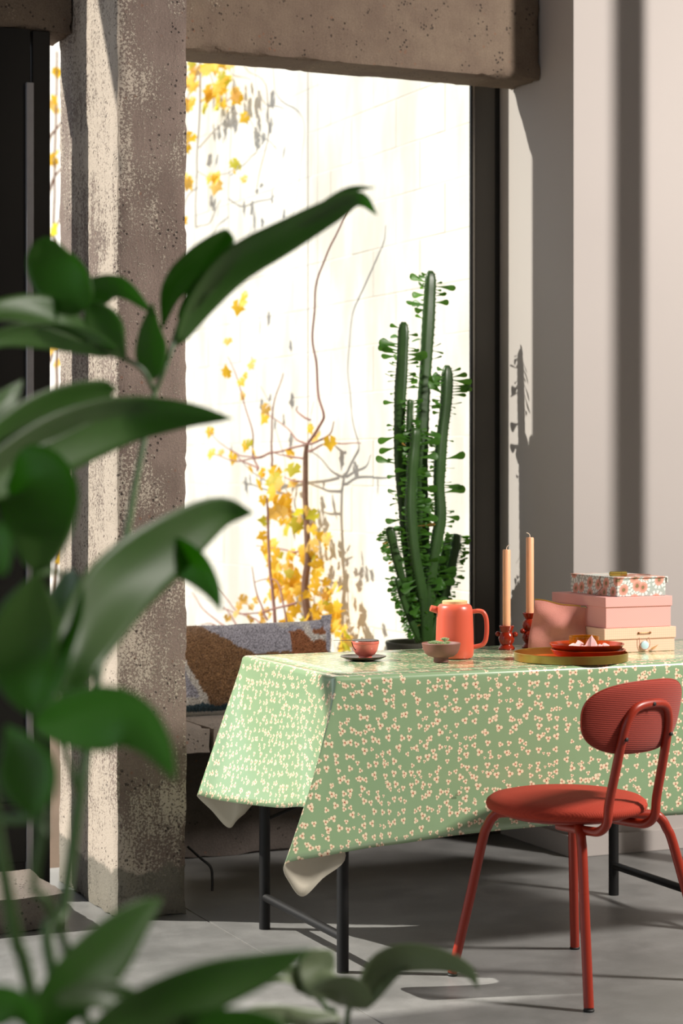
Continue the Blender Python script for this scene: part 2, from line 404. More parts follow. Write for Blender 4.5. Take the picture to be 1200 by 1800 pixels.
def cloth_mat():
    t = NT('oilcloth_print'); uv = t.uv()
    green = t.mix(t.noise(uv, 3, 2), lin('#88a67c'), lin('#92ae86')); col = green
    def layer(col, scale, loc, size_lo, size_hi, rnd, keep):
        p = t.n('ShaderNodeMapping', i0=uv); p.inputs['Scale'].default_value = (scale, scale, 1); p.inputs['Location'].default_value = loc
        p2 = t.n('ShaderNodeVectorMath', operation='MULTIPLY', i0=p.outputs[0], i1=(1, 1, 0)).outputs[0]
        masks = []
        for feat in ('F2', 'F1'):
            v = t.n('ShaderNodeTexVoronoi', voronoi_dimensions='2D', feature=feat, I_Vector=p2, I_Scale=1.0, I_Randomness=rnd)
            d = t.vm('SUBTRACT', p2, v.outputs['Position'])
            x, y, _ = t.n('ShaderNodeSeparateXYZ', i0=d).outputs
            cr, cg, cb = t.n('ShaderNodeSeparateColor', i0=v.outputs['Color']).outputs
            S = t.m('ADD', size_lo, t.m('MULTIPLY', cg, size_hi-size_lo))
            r = t.m('SQRT', t.m('ADD', t.m('MULTIPLY', x, x), t.m('MULTIPLY', y, y)))
            rn = t.m('DIVIDE', r, S)
            th = t.m('ADD', t.m('ARCTAN2', y, x), t.m('ADD', t.m('MULTIPLY', cr, 1.3), 20*PI))
            a = t.m('SUBTRACT', t.m('MODULO', th, 2*PI/3), PI/3)
            qx = t.m('SUBTRACT', t.m('MULTIPLY', rn, t.m('COSINE', a)), .55); qy = t.m('MULTIPLY', rn, t.m('SINE', a))
            dq = t.m('SQRT', t.m('ADD', t.m('MULTIPLY', qx, qx), t.m('MULTIPLY', qy, qy)))
            k = t.m('LESS_THAN', cb, keep)
            outer = t.m('MULTIPLY', t.step(dq, .53, .47), k); pet = t.m('MULTIPLY', t.step(dq, .47, .43), k)
            col = t.mix(t.m('MULTIPLY', outer, .55), col, lin('#c79a72'))
            col = t.mix(pet, col, lin('#f3e2c0'))
            sm = t.m('MULTIPLY', t.m('MULTIPLY', t.step(qx, -.12, -.26), pet), .4)
            col = t.mix(sm, col, lin('#d88a62'))
            col = t.mix(t.m('MULTIPLY', t.m('MULTIPLY', t.step(rn, .24, .14), k), .9), col, lin('#9a3a22'))
        return col
    col = layer(col, 1/.0295, (0, 0, 0), .22, .36, .68, 1.1)
    col = layer(col, 1/.036, (.37, .71, 0), .11, .24, .9, .72)
    t.set(col, .27, 0); t.b.inputs['Coat Weight'].default_value = .7; t.b.inputs['Coat Roughness'].default_value = .13
    t.bump(t.noise(uv, 5, 3), .12, .012)
    return t.mat
M['cloth'] = cloth_mat()
tcb = NT('oilcloth_back'); tcb.set(tcb.mix(tcb.noise(tcb.obj(), 12, 3), lin('#cfc8b4'), lin('#dbd5c4')), .7); M['clothback'] = tcb.mat

Yf, Yb, Xl, Xr = 4.585, 5.225, 2.002, 3.50
def hm(px, py, Y): return tuple(atY(px, py, Y))
cx_, cy_ = Xl-.41, Yf-.41; cyb = Yb+.41
# (edge point), (hem point), (hem in cloth metres)
C = [((3.5, Yf), (3.5, 4.577, .345), (3.5, cy_)), ((3.2, Yf), (3.2, 4.572, .348), (3.2, cy_)), ((2.9, Yf), (2.9, 4.578, .352), (2.9, cy_)),
     ((2.6, Yf), (2.6, 4.577, .350), (2.6, cy_)), ((2.35, Yf), (2.345, 4.577, .345), (2.345, cy_)), ((2.2, Yf), (2.19, 4.574, .336), (2.16, cy_)),
     ((2.10, Yf), hm(645, 1491, 4.566), (2.01, cy_)), ((2.045, Yf), hm(570, 1505, 4.545), (1.88, cy_)), ((2.014, Yf+.001), hm(510, 1515, 4.525), (1.79, cy_)),
     ((2.006, Yf+.005), hm(498, 1527, 4.53), (1.755, cy_)), ((2.003, Yf+.015), hm(507, 1549, 4.565), (1.69, cy_)), ((Xl, Yf+.030), hm(531, 1576, 4.605), (cx_, cy_)),
     ((Xl, Yf+.055), hm(566, 1545, 4.603), (cx_, cy_+.07)), ((Xl, Yf+.095), hm(607, 1502, 4.603), (cx_, cy_+.16)), ((Xl, 4.765), hm(548, 1425, 4.69), (cx_, 4.53)),
     ((Xl, 4.89), hm(488, 1420, 4.86), (cx_, 4.78)), ((Xl, 5.04), hm(425, 1413, 5.05), (cx_, 5.04)), ((Xl, 5.16), hm(376, 1405, 5.18), (cx_, 5.25)),
     ((Xl, 5.213), hm(346, 1398, 5.25), (cx_, 5.41)), ((2.006, 5.221), hm(372, 1425, 5.285), (cx_, 5.52)), ((2.012, Yb), hm(402, 1455, 5.305), (cx_, cyb)),
     ((2.03, Yb), hm(425, 1434, 5.29), (cx_+.08, cyb)), ((2.10, Yb), (2.14, 5.275, .36), (1.88, cyb)), ((2.6, Yb), (2.6, 5.265, .35), (2.6, cyb)), ((3.5, Yb), (3.5, 5.265, .35), (3.5, cyb))]
PW = [1.1]*7+[1.2, 1.28, 1.3, 1.45, 1.7, 2.1, 2.3, 1.7, 1.2, 1.1, 1.1, 1.05, 1.3, 1.7, 1.9, 1.2, 1.1, 1.1]
NSEG = 150
TT = crom([(a[0], a[1], 0) for a, h, u in C], NSEG); HH = crom([h for a, h, u in C], NSEG)
UT = crom([(a[0], a[1], 0) for a, h, u in C], NSEG); PP = crom([(q, 0, 0) for q in PW], NSEG); UH = crom([(u[0], u[1], 0) for a, h, u in C], NSEG)
cl = MB(); cl.uv = []
NV = 26; RAD = .014; ctr = Vector((2.75, 4.946, 0)); rows = []
for i in range(NSEG+1):
    T, H = TT[i], HH[i]; e = Vector((T.x, T.y, TZ))
    out = Vector((H.x-T.x, H.y-T.y, 0))
    cl1 = lambda q: max(0., min(1., q))
    nrm = Vector((-cl1(1-(T.x-Xl)/.03), cl1(1-(Yb-T.y)/.03)-cl1(1-(T.y-Yf)/.03), 0))
    if nrm.length < 1e-6: nrm = Vector((0, -1, 0))
    nrm.normalize(); row = []
    for j in range(NV+1):
        if j <= 5:
            a = j/5*PI/2; p = e + nrm*(-RAD+RAD*math.sin(a)) + Vector((0, 0, -RAD+RAD*math.cos(a))); k = 0; uo = nrm*(-.022*(1-j/5))
        else:
            uo = Vector((0, 0, 0)); k = (j-5)/(NV-5); s = e+Vector((0, 0, -RAD)); w = k**max(1., PP[i].x)
            p = Vector((s.x+(H.x-s.x)*w, s.y+(H.y-s.y)*w, s.z+(H.z-s.z)*k))
            p += nrm*(.0035*math.sin(PI*k)*math.sin(i*.23))
        row.append(len(cl.v)); cl.v.append(p)
        U = UT[i]*(1-k)+UH[i]*k+uo; cl.uv.append((U.x, U.y))
    rows.append(row)
for A, B in zip(rows, rows[1:]):
    for j in range(NV): cl.face([A[j], A[j+1], B[j+1], B[j]])
# top sheet: fan the perimeter ring onto a shrunken ring, then a plain quad grid
inner = []
for i in range(NSEG+1):
    p = cl.v[rows[i][0]]; q = Vector((min(max(p.x, Xl+RAD+.01), Xr), min(max(p.y, Yf+RAD+.01), Yb-RAD-.01), TZ)); inner.append(len(cl.v)); cl.v.append(q); cl.uv.append((q.x, q.y))
for i in range(NSEG): cl.face([rows[i][0], rows[i+1][0], inner[i+1], inner[i]])
x0, x1, y0, y1 = Xl+RAD+.01, Xr, Yf+RAD+.01, Yb-RAD-.01
n0 = cl.grid(lambda u, v: (x0+(x1-x0)*u, y0+(y1-y0)*v, TZ), 24, 10)
for q in cl.v[n0:]: cl.uv.append((q.x, q.y))
# outward facing
tcl = empty('tablecloth', (2.7, 4.95, .757), 'glossy green oilcloth with cream flower print and curling corners', 'tablecloth')
for k in range(len(cl.f)): cl.f[k] = cl.f[k][::-1] if k < NSEG*NV+NSEG else cl.f[k]
clo = cl.build('cloth_sheet', [M['cloth'], M['clothback']], tcl, solid=.0014, angle=180)
M['brown'] = plain('brown_ink', '#6d4a30', .4)
def stamp(px, py):
    c = atY(px, py, 4.578); b = MB(); w = .0022
    c.y = Yf-.008*((TZ-c.z)/.41)-.0055
    for k in range(4):
        x = c.x-.006+k*.004
        b.tube([Vector((x+.0014*math.cos(a), c.y, c.z+.0016*math.sin(a))) for a in [i*PI/4 for i in range(9)]], .0004, 4)
    b.box((c.x-.007, c.y-.0003, c.z+.0034), (c.x+.007, c.y+.0003, c.z+.0040))
    return tag(b.build('printed_mark', M['brown'], tcl, smooth=False), kind='stuff')
stamp(803, 1397); stamp(1077, 1375)

# ================================================================== chair
M['chair_metal'] = plain('red_powder_coat', '#992c16', .38, 0, .06)
def fabric():
    t = NT('red_woven_fabric'); ob = t.obj()
    z = t.n('ShaderNodeSeparateXYZ', i0=ob).outputs
    rib = t.m('SINE', t.m('ADD', t.m('MULTIPLY', z[2], 1250.0), t.m('MULTIPLY', z[0], 120.0)))
    f = t.noise(ob, 420, 2)
    t.set(t.mix(t.m('ADD', t.m('MULTIPLY', rib, .28), t.m('MULTIPLY', f, .6)), lin('#82200f'), lin('#b23a1f')), .85)
    t.b.inputs['Sheen Weight'].default_value = .15
    t.bump(t.m('ADD', rib, f), .25, .002); return t.mat
def fabric2():
    t = NT('red_seat_fabric'); ob = t.obj(); z = t.n('ShaderNodeSeparateXYZ', i0=ob).outputs
    w = t.m('MULTIPLY', t.m('SINE', t.m('MULTIPLY', z[0], 1300.0)), t.m('SINE', t.m('MULTIPLY', z[1], 1300.0)))
    t.set(t.mix(t.m('ADD', .5, t.m('MULTIPLY', w, .3)), lin('#922712'), lin('#b83a1e')), .85); t.bump(w, .25, .0015); return t.mat
M['fab'] = fabric(); M['fab2'] = fabric2(); M['rubber'] = plain('black_rubber', '#141312', .6)
ch = empty('dining_chair', (2.57, 4.37, 0), 'red metal chair with round padded seat and oval backrest', 'chair')
bq = Vector((.305, -.952, 0)); sq = Vector((.952, .305, 0)); S0 = Vector((2.525, 4.355, 0))
feet = {'A': (2.309, 4.548), 'B': (2.447, 4.117), 'C': (2.734, 4.672), 'D': (2.872, 4.241)}
tops = {'A': S0-sq*.172-bq*.10, 'B': S0-sq*.075+bq*.165, 'C': S0+sq*.115-bq*.15, 'D': S0+sq*.195+bq*.06}
tops = {}
for k, f in feet.items():
    f = Vector((f[0], f[1], 0)); tops[k] = f + (S0-f)*.30
for k, f in feet.items():
    f = Vector((f[0], f[1], 0)); tp = tops[k]; hz = .415
    inn = tp + (S0-tp).normalized()*.16
    u = (tp-f)
    path = [f+Vector((0, 0, .008)), f+u*.5+Vector((0, 0, .19)), f+u*.90+Vector((0, 0, .345)), tp+(S0-tp).normalized()*.004+Vector((0, 0, hz-.035)),
            tp+(S0-tp).normalized()*.018+Vector((0, 0, hz-.012)), tp+(S0-tp).normalized()*.045+Vector((0, 0, hz)), inn+Vector((0, 0, hz+.002))]
    lg = MB().tube(crom(path, 40), .0122, 14).build('leg', M['chair_metal'], ch)
    MB().lathe([(0, 0), (.0125, 0), (.0135, .004), (.0115, .006), (.0115, .012), (0, .012)], f, 14).build('foot_cap', M['rubber'], lg)
# seat
def seat_prof():
    R = .198; pr = [(0, .428), (R*.7, .428), (R*.93, .431), (R*.985, .437), (R, .446), (R*.985, .455), (R*.93, .463), (R*.8, .469), (R*.5, .474), (R*.2, .4755), (0, .476)]
    return pr
se = MB().lathe(seat_prof(), S0, 56).build('seat', M['fab2'], ch, angle=180)
MB().lathe([(0, .418), (.15, .418), (.165, .424), (.165, .428), (0, .428)], S0, 40).build('seat_pan', M['chair_metal'], ch)
# back tube: inverted U, coming from under the seat
def loc(s, b, z): return S0 + sq*s + bq*b + Vector((0, 0, z))
half = [loc(-.085, .05, .408), loc(-.085, .15, .407), loc(-.086, .185, .412), loc(-.087, .207, .435), loc(-.087, .213, .48), loc(-.085, .232, .56), loc(-.083, .246, .62), loc(-.078, .256, .665), loc(-.064, .263, .696), loc(-.042, .266, .710)]
path = half + [loc(0, .267, .714)] + [S0 + sq*(-(p-S0).dot(sq)) + bq*(p-S0).dot(bq) + Vector((0, 0, p.z)) for p in reversed(half)]
MB().tube(crom(path, 110), .0112, 14).build('back_frame', M['chair_metal'], ch)
# backrest: rounded shell, curved round the sitter
def back_pt(u, v, side):
    th = 2*PI*u; ex = 2.7
    c, s_ = math.cos(th), math.sin(th)
    x = .178*math.copysign(abs(c)**(2/ex), c); z = .0865*math.copysign(abs(s_)**(2/ex), s_)
    k = math.sin(v*PI/2); x *= k; z *= k
    x *= 1+.10*z/.0865*.6
    depth = .0135*math.sqrt(max(0, 1-k**4))*side
    bend = -1.35*x*x
    return loc(x, .249+bend+.20*z+depth, .682+z)
br = MB()
br.grid(lambda u, v: back_pt(u, v, 1), 72, 10, cu=True); br.grid(lambda u, v: back_pt(1-u, v, -1), 72, 10, cu=True)
bro = br.build('backrest', M['fab'], ch, angle=180)
pip = MB(); pip.tube([back_pt(i/72, 1, 0) for i in range(73)], .0022, 6, caps=False); pip.build('piping', M['chair_metal'], bro)
for (s_, b_, z_) in ((0, .279, .714), (-.081, .263, .635), (.081, .263, .635)):
    c = loc(s_, b_, z_); sb = MB(); n = (bq+Vector((0, 0, .1))).normalized()
    sb.tube([c-n*.004, c+n*.001, c+n*.002], [.0048, .0048, .003], 10).build('screw', M['rubber'], ch)

# ================================================================== things on the table
M['orange'] = plain('coral_stoneware', '#cf5a42', .33, 0, .04, 8)
M['lidwood'] = plain('beech_lid', '#d9b07e', .5)
def thing_at(px, py, z=TZ+.0006): return atZ(px, py, z)
# teapot
c = thing_at(799, 1157); tp = empty('teapot', c, 'coral red cylindrical teapot with wooden lid and loop handle', 'teapot')
Rb = .0515; Hh = .146
MB().lathe([(0, 0), (Rb*.80, 0), (Rb*.92, .003), (Rb*.985, .012), (Rb, .025), (Rb*.985, .07), (Rb*.95, .115), (Rb*.935, .130), (Rb*.89, .140), (Rb*.80, .1455), (Rb*.70, .147), (Rb*.66, .146), (0, .144)], c, 48).build('body', M['orange'], tp)
MB().lathe([(0, .146), (Rb*.655, .146), (Rb*.66, .150), (Rb*.655, .1545), (Rb*.62, .156), (0, .1565)], c, 40).build('lid', M['lidwood'], tp)
sp = MB(); p0 = c-RT*(Rb*.80)+UP*.1285; p1 = c-RT*(Rb+.0135)-FW*.006+UP*.1355
sp.tube([p0, p0.lerp(p1, .5), p1, p1+(p1-p0)*.02, p1-(p1-p0)*.05, p1-(p1-p0)*.4], [.0105, .0092, .0085, .007, .0058, .005], 16).build('spout', M['orange'], tp)
hd = [(Rb*.90, .126), (Rb+.014, .1275), (Rb+.026, .123), (Rb+.033, .108), (Rb+.035, .085), (Rb+.034, .062), (Rb+.030, .045), (Rb+.020, .035), (Rb*.95, .030)]
MB().tube(crom([c+RT*a+UP*b for a, b in hd], 36), .0062, 12).build('handle', M['orange'], tp)

# bowl with succulents
M['clay'] = plain('mauve_clay', '#74493f', .6, 0, .1, 40); M['succ'] = plain('succulent_green', '#7f9468', .6, 0, .35, 90); M['grit'] = plain('pale_grit', '#cfc6b8', .9, 0, .3, 200)
c = thing_at(775, 1164); bo = empty('footed_bowl', c, 'small mauve clay bowl on a foot in front of the teapot', 'bowl')
MB().lathe([(0, 0), (.019, 0), (.0205, .002), (.0195, .010), (.020, .013), (.034, .0165), (.043, .024), (.0485, .036), (.0515, .050), (.0505, .0515), (.049, .050), (.046, .038), (.040, .028), (0, .022)], c, 40).build('bowl_body', M['clay'], bo)
MB().lathe([(0, .043), (.03, .0435), (.0472, .0425), (.0465, .038), (0, .036)], c, 28).build('gravel', M['grit'], bo)
spots = [(-.020, -.004, .014), (-.002, -.012, .013), (.010, -.002, .015), (-.012, .014, .013), (.018, .012, .011), (-.028, .008, .010)]
for k, (a, b, r) in enumerate(spots):
    q = c+RT*a+FW*b+UP*(.045); z0 = 0 if k != 2 else .008
    su = empty('succulent', q, ['grey-green rosette succulent at the bowl\'s near rim', 'tight green succulent in the middle front of the mauve bowl', 'tallest green succulent in the mauve bowl', 'small succulent at the back of the mauve bowl', 'small succulent nearest the teapot in the bowl', 'smallest succulent at the far edge of the mauve bowl'][k], 'succulent', 'succulents in the mauve bowl')
    MB().lathe([(0, 0), (.003, 0), (.003, .004+z0), (0, .005+z0)], q, 6).build('stem', M['succ'], su)
    lm = None
    for j in range(16):
        th = j*2.4; tilt = .25+.9*(1-j/16); L = r*(1-.35*j/16)
        d = Vector((math.cos(th)*math.sin(tilt), math.sin(th)*math.sin(tilt), math.cos(tilt)))
        if lm is None: lm = mesh_only(MB().ball((0, 0, .5), .5, 6, 4, (.42, .22, 1)), 'leaf', M['succ'], smooth=True)
        m4 = Matrix.Translation(q+UP*(.003+z0)) @ d.to_track_quat('Z', 'Y').to_matrix().to_4x4() @ Matrix.Scale(L, 4)
        inst(lm, 'leaf', su, m4)

# cup, saucer, strainer
M['cup'] = plain('coral_glaze', '#d47062', .3, 0, .1, 25); M['cupdark'] = plain('dark_glaze', '#2c1f1c', .25); M['saucer'] = plain('brown_glaze', '#3b261e', .22, 0, .3, 40)
c = thing_at(638, 1160); sa = tag(MB().lathe([(0, 0), (.030, 0), (.048, .003), (.0605, .0085), (.062, .0105), (.0605, .0112), (.046, .0065), (.02, .0045), (0, .0045)], c, 48).build('saucer', M['saucer']), 'dark brown glazed saucer under the coral cup', 'saucer')
c2 = c+UP*.0047+RT*.006
cu = empty('tea_cup', c2, 'coral pink handleless cup on the dark saucer', 'cup')
MB().lathe([(0, 0), (.0165, 0), (.018, .002), (.0175, .006), (.026, .011), (.0325, .022), (.0355, .036), (.0372, .0455), (.0366, .0465), (.0350, .0455), (.0325, .034), (.022, .014), (0, .010)], c2, 40).build('cup_body', M['cup'], cu)
MB().lathe([(.0374, .0405), (.0372, .0412), (.0366, .0405)], c2, 40).build('incised_ring', M['orange'], cu)
MB().lathe([(0, .038), (.0335, .038), (.0345, .041), (0, .0412)], c2, 32).build('tea', M['cupdark'], cu)
dr = MB()
for i, (a, b, r) in enumerate(((-1.35, .040, .0016), (-1.25, .034, .0018), (-1.15, .029, .002), (-1.0, .0245, .0028), (-.85, .0235, .002))):
    pass
pth = [c2 + (RT*math.sin(a)-FW*math.cos(a))*rr + UP*z for a, rr, z in ((-1.30, .0378, .044), (-1.25, .0362, .036), (-1.15, .0345, .030), (-1.02, .0325, .0255), (-.90, .0322, .0245))]
dr.tube(crom(pth, 14), [.0012]*8+[.002]*4+[.0026, .002, .001], 6).build('glaze_drip', M['cupdark'], cu)
st = empty('tea_strainer', c2+UP*.0465, 'thin dark tea strainer with wire handle across the cup', 'strainer')
MB().lathe([(.0355, .0470), (.0362, .0485), (.034, .0492), (.026, .0472), (0, .0455), (.0, .0450), (.026, .0464), (.0355, .0470)], c2, 32).build('mesh_bowl', M['cupdark'], st)
MB().tube([c2-RT*.034+UP*.048, c2-RT*.052+UP*.0478, c2-RT*.086+FW*.004+UP*.0472], .0007, 6).build('wire_handle', M['alu'], st)

# candle holders and candles
M['hold'] = plain('oxblood_glaze', '#8c2510', .16, 0, .12, 30); M['wax'] = plain('peach_wax', '#f0b488', .45, 0, .04, 20, Subsurface_Weight=.25, Subsurface_Radius=(.01, .005, .003)); M['wick'] = plain('wick', '#ead9c2', .8)
def holder(px, py, tall, label, clabel, ang):
    c = thing_at(px, py); o = empty('candle_holder', c, label, 'candle holder', 'oxblood candle holders')
    R = .0215
    if tall: prof = [(0, 0), (R*1.05, 0), (R*1.12, .004), (R*.95, .009), (R*.72, .015), (R*.95, .022), (R*1.06, .032), (R*.98, .042), (R*.70, .0505), (R*.95, .057), (R*1.03, .067), (R*.93, .076), (R*.62, .0835), (R*.80, .089), (R*1.0, .100), (R*.93, .101), (R*.62, .093), (0, .092)]
    else: prof = [(0, 0), (R*1.05, 0), (R*1.12, .004), (R*.95, .009), (R*.74, .014), (R*.98, .022), (R*1.07, .032), (R*.95, .042), (R*.72, .0495), (R*.84, .056), (R*1.0, .0665), (R*.93, .0675), (R*.60, .060), (0, .059)]
    MB().lathe(prof, c, 36).build('holder_body', M['hold'], o)
    z = .0495 if tall else .0435
    for s_, a in ((1, ang), (-1, ang)):
        d = (RT*math.cos(a)-FW*math.sin(a))*s_
        MB().ball(c+d*(R*1.18)+UP*z, .0075, 14, 10).build('knob', M['hold'], o)
    top = .0925 if tall else .0595; H = .2235
    cn = c+UP*top
    ca = empty('candle', cn, clabel, 'candle', 'peach dinner candles')
    MB().lathe([(0, 0), (.0112, 0), (.0112, H-.003), (.0098, H), (0, H)], cn, 24).build('wax_stick', M['wax'], ca)
    s_ = 1 if not tall else -1
    MB().tube(crom([cn+UP*(H-.002), cn+UP*(H+.006)+RT*.0005*s_, cn+UP*(H+.011)+RT*.004*s_, cn+UP*(H+.0135)+RT*.010*s_], 10), .0011, 6).build('wick', M['wick'], ca)
holder(890, 1141.5, False, 'short oxblood red glazed candle holder with round knobs', 'peach candle standing in the short holder', .35)
holder(931, 1139.0, True, 'tall double-bulb oxblood red candle holder next to the pink pouch', 'peach candle standing in the tall holder, highest of the two', -.5)

# tray, plates, amber dish, sweets
M['brass'] = plain('brushed_brass', '#b39a4e', .32, .95, .1, 60); M['enamel'] = plain('orange_enamel', '#b8330f', .18); M['plate'] = plain('amber_brown_glaze', '#8f300d', .14, 0, .3, 22)
c = atD(1003, 1152, 5.44); c.z = TZ+.0006; tr = empty('round_tray', c, 'round brass-rimmed tray with orange enamel base', 'tray')
MB().lathe([(.149, 0), (.1515, .001), (.152, .0215), (.1508, .0225), (.1496, .0215), (.149, .003)], c, 72).build('rim', M['brass'], tr)
MB().lathe([(0, 0), (.149, 0), (.1492, .004), (0, .004)], c, 72).build('base', M['enamel'], tr)
pc = atD(1031, 1146, 5.452); pc.z = TZ+.0048
def plate(c, label, R):
    return tag(MB().lathe([(0, 0), (R*.55, 0), (R*.80, .003), (R*.92, .012), (R, .0235), (R*.985, .0248), (R*.955, .0232), (R*.87, .0105), (R*.7, .0045), (0, .004)], c, 60).build('plate', M['plate'], smooth=True), label, 'plate', 'amber plates on the tray')
plate(pc+RT*.004, 'amber brown glazed plate lying directly on the tray', .1005)
pc2 = pc+UP*.0155; plate(pc2, 'upper amber brown plate holding the pink sweets', .1005)
t = NT('amber_glass'); t.set(lin('#c98a1e'), .06, 0); t.b.inputs['Transmission Weight'].default_value = .85; t.b.inputs['IOR'].default_value = 1.45; M['amber'] = t.mat
ac = pc2+UP*.0048+FW*.030-RT*.004
tag(MB().lathe([(0, 0), (.038, 0), (.040, .002), (.0405, .036), (.0395, .037), (.0378, .036), (.037, .005), (0, .004)], ac, 40).build('amber_dish', M['amber']), 'small straight-sided amber glass dish on the upper plate', 'dish')
M['sweet'] = plain('pink_meringue', '#eab6b4', .8, 0, .12, 120)
for k, (a, b, h, w, lab) in enumerate(((-.036, -.022, .022, .020, 'pale pink sweet lump nearest the plate\'s pouch end'), (-.012, -.030, .017, .016, 'low rosy sweet lump in the middle of the plate'), (.010, -.026, .040, .018, 'tall pointed pink sweet in front of the amber dish'), (.030, -.028, .020, .015, 'small pink sweet beside the pointed one'), (.046, -.012, .022, .017, 'pink sweet lump at the plate end near the boxes'), (-.022, -.012, .030, .014, 'pale sweet lump leaning at the back against the amber dish'))):
    q = pc2+RT*a+FW*b+UP*.0052; sw = MB(); rnd = random.Random(k+3)
    sw.ball((0, 0, 0), 1, 7, 5)
    for i, v in enumerate(sw.v):
        j = Vector((rnd.uniform(.8, 1.15), rnd.uniform(.8, 1.15), rnd.uniform(.85, 1.1)))
        tpr = 1 if v.z < 0 else 1-.65*v.z
        sw.v[i] = q+RT*(v.x*w*j.x*tpr)+FW*(v.y*w*.8*j.y*tpr)+UP*max(0, (v.z+1)*.5*h*j.z)
    tag(sw.build('sweet', M['sweet'], smooth=False), lab, 'sweet', 'pink sweets on the plate')

# boxes
def pinkbox(name, c1, lattice, dark):
    t = NT(name); ob = t.obj(); x, y, z = t.n('ShaderNodeSeparateXYZ', i0=ob).outputs
    if lattice == 'grid':
        u = t.m('ADD', x, y); g = t.m('MAXIMUM', t.m('GREATER_THAN', t.m('FRACT', t.m('MULTIPLY', u, 150.0)), .82), t.m('GREATER_THAN', t.m('FRACT', t.m('MULTIPLY', z, 150.0)), .82))
    else:
        u = t.m('ADD', x, y); g = t.m('GREATER_THAN', t.m('ABSOLUTE', t.m('MULTIPLY', t.m('SINE', t.m('MULTIPLY', t.m('ADD', u, z), 420.0)), t.m('SINE', t.m('MULTIPLY', t.m('SUBTRACT', u, z), 420.0)))), .72)
    t.set(t.mix(t.m('MULTIPLY', g, .45), lin(c1), lin(dark)), .7); t.bump(g, .15, .0006); return t.mat
M['pinkb'] = pinkbox('pink_embossed_card', '#e7aaa2', 'dia', '#d8918a'); M['peachb'] = pinkbox('peach_checked_card', '#f0c6ab', 'grid', '#d9a184')
def floralmat():
    t = NT('flower_paper'); ob = t.obj(); x, y, z = t.n('ShaderNodeSeparateXYZ', i0=ob).outputs
    p = t.n('ShaderNodeCombineXYZ', i0=t.m('ADD', x, y), i1=t.m('ADD', z, t.m('MULTIPLY', t.m('SUBTRACT', y, x), .15)), i2=0.0).outputs[0]
    ps = t.n('ShaderNodeVectorMath', operation='MULTIPLY', i0=p, i1=(24, 24, 0)).outputs[0]
    v = t.n('ShaderNodeTexVoronoi', voronoi_dimensions='2D', I_Vector=ps, I_Scale=1.0, I_Randomness=.6)
    dx, dy, _ = t.n('ShaderNodeSeparateXYZ', i0=t.vm('SUBTRACT', ps, v.outputs['Position'])).outputs
    ang = t.m('ARCTAN2', dy, dx); d = v.outputs[0]
    wob = t.m('ADD', d, t.m('MULTIPLY', t.m('SUBTRACT', t.noise(p, 160, 2), .5), .12))
    petal = t.m('MULTIPLY', t.m('GREATER_THAN', t.m('SINE', t.m('MULTIPLY', ang, 11.0)), -.35), t.step(wob, .64, .56))
    col = t.mix(petal, lin('#a9b3ab'), lin('#e2e4dd'))
    col = t.mix(t.step(wob, .40, .35), col, lin('#d7a08c'))
    col = t.mix(t.step(wob, .27, .22), col, lin('#c98a76'))
    col = t.mix(t.step(wob, .15, .11), col, lin('#85714a'))
    t.set(col, .6); return t.mat
M['floral'] = floralmat(); M['cord'] = plain('rose_cord', '#b98878', .8); M['eye'] = plain('brass_eyelet', '#7a5230', .35, .8); M['button'] = plain('pale_blue_button', '#b9d8dc', .4); M['tassel'] = plain('straw_tassel', '#c99a5c', .8)
def bxr(name, org, rot, label, group='stacked keepsake boxes'):
    o = empty(name, org, label, 'box', group); a = math.radians(rot)
    ex = Vector((math.cos(a), math.sin(a), 0)); ey = Vector((-math.sin(a), math.cos(a), 0))
    return o, (lambda x, y, z: org+ex*x+ey*y+UP*z)
def rbox(mb, L, x0, x1, y0, y1, z0, z1):
    return mb.pts8([L(x0,y0,z0), L(x1,y0,z0), L(x1,y1,z0), L(x0,y1,z0), L(x0,y0,z1), L(x1,y0,z1), L(x1,y1,z1), L(x0,y1,z1)])
org = Vector((2.944, 4.868, TZ+.0006))
o1, L1 = bxr('keepsake_box', org, .8, 'peach checked card box, lowest of the stack')
rbox(MB(), L1, .001, .231, .001, .295, 0, .036).build('box_base', M['peachb'], o1, bevel=.0012)
rbox(MB(), L1, -.002, .234, -.002, .298, .0365, .068).build('lid', M['peachb'], o1, bevel=.0012)
xm = .128
for dx in (-.019, .019): 
    q = L1(xm+dx, -.0035, .053); MB().ball(q, .0032, 10, 6).build('eyelet', M['eye'], o1)
MB().tube(crom([L1(xm-.019, -.005, .053), L1(xm-.009, -.0062, .0535), L1(xm+.009, -.0062, .0535), L1(xm+.019, -.005, .053)], 10), .0013, 6).build('cord', M['eye'], o1)
MB().tube(crom([L1(xm-.017, -.004, .040), L1(xm-.016, -.0045, .020), L1(xm-.008, -.006, .009), L1(xm+.008, -.006, .008), L1(xm+.018, -.0045, .022), L1(xm+.014, -.004, .040)], 24), .0009, 6).build('cord_loop', M['cord'], o1)
bu = MB(); q = L1(xm+.001, -.001, .018); n = L1(0, -1, 0)-L1(0, 0, 0)
bu.tube([q, q+n*.004, q+n*.0055], [.0125, .0125, .0105], 24).build('button', M['button'], o1)
ts = MB()
for k in range(7): ts.tube([L1(xm+.02, -.005, .009), L1(xm+.03+k*.002, -.006-k*.0005, .004+.0025*k)], .0005, 4)
tag(ts.build('tassel', M['tassel'], o1), kind='stuff')
o2, L2 = bxr('keepsake_box', org+Vector((.004, .002, .0685)), .4, 'pink embossed card box in the middle of the stack')
rbox(MB(), L2, .003, .216, .003, .292, 0, .060).build('box_base', M['pinkb'], o2, bevel=.0012)
rbox(MB(), L2, 0, .219, 0, .295, .058, .086).build('lid', M['pinkb'], o2, bevel=.0012)
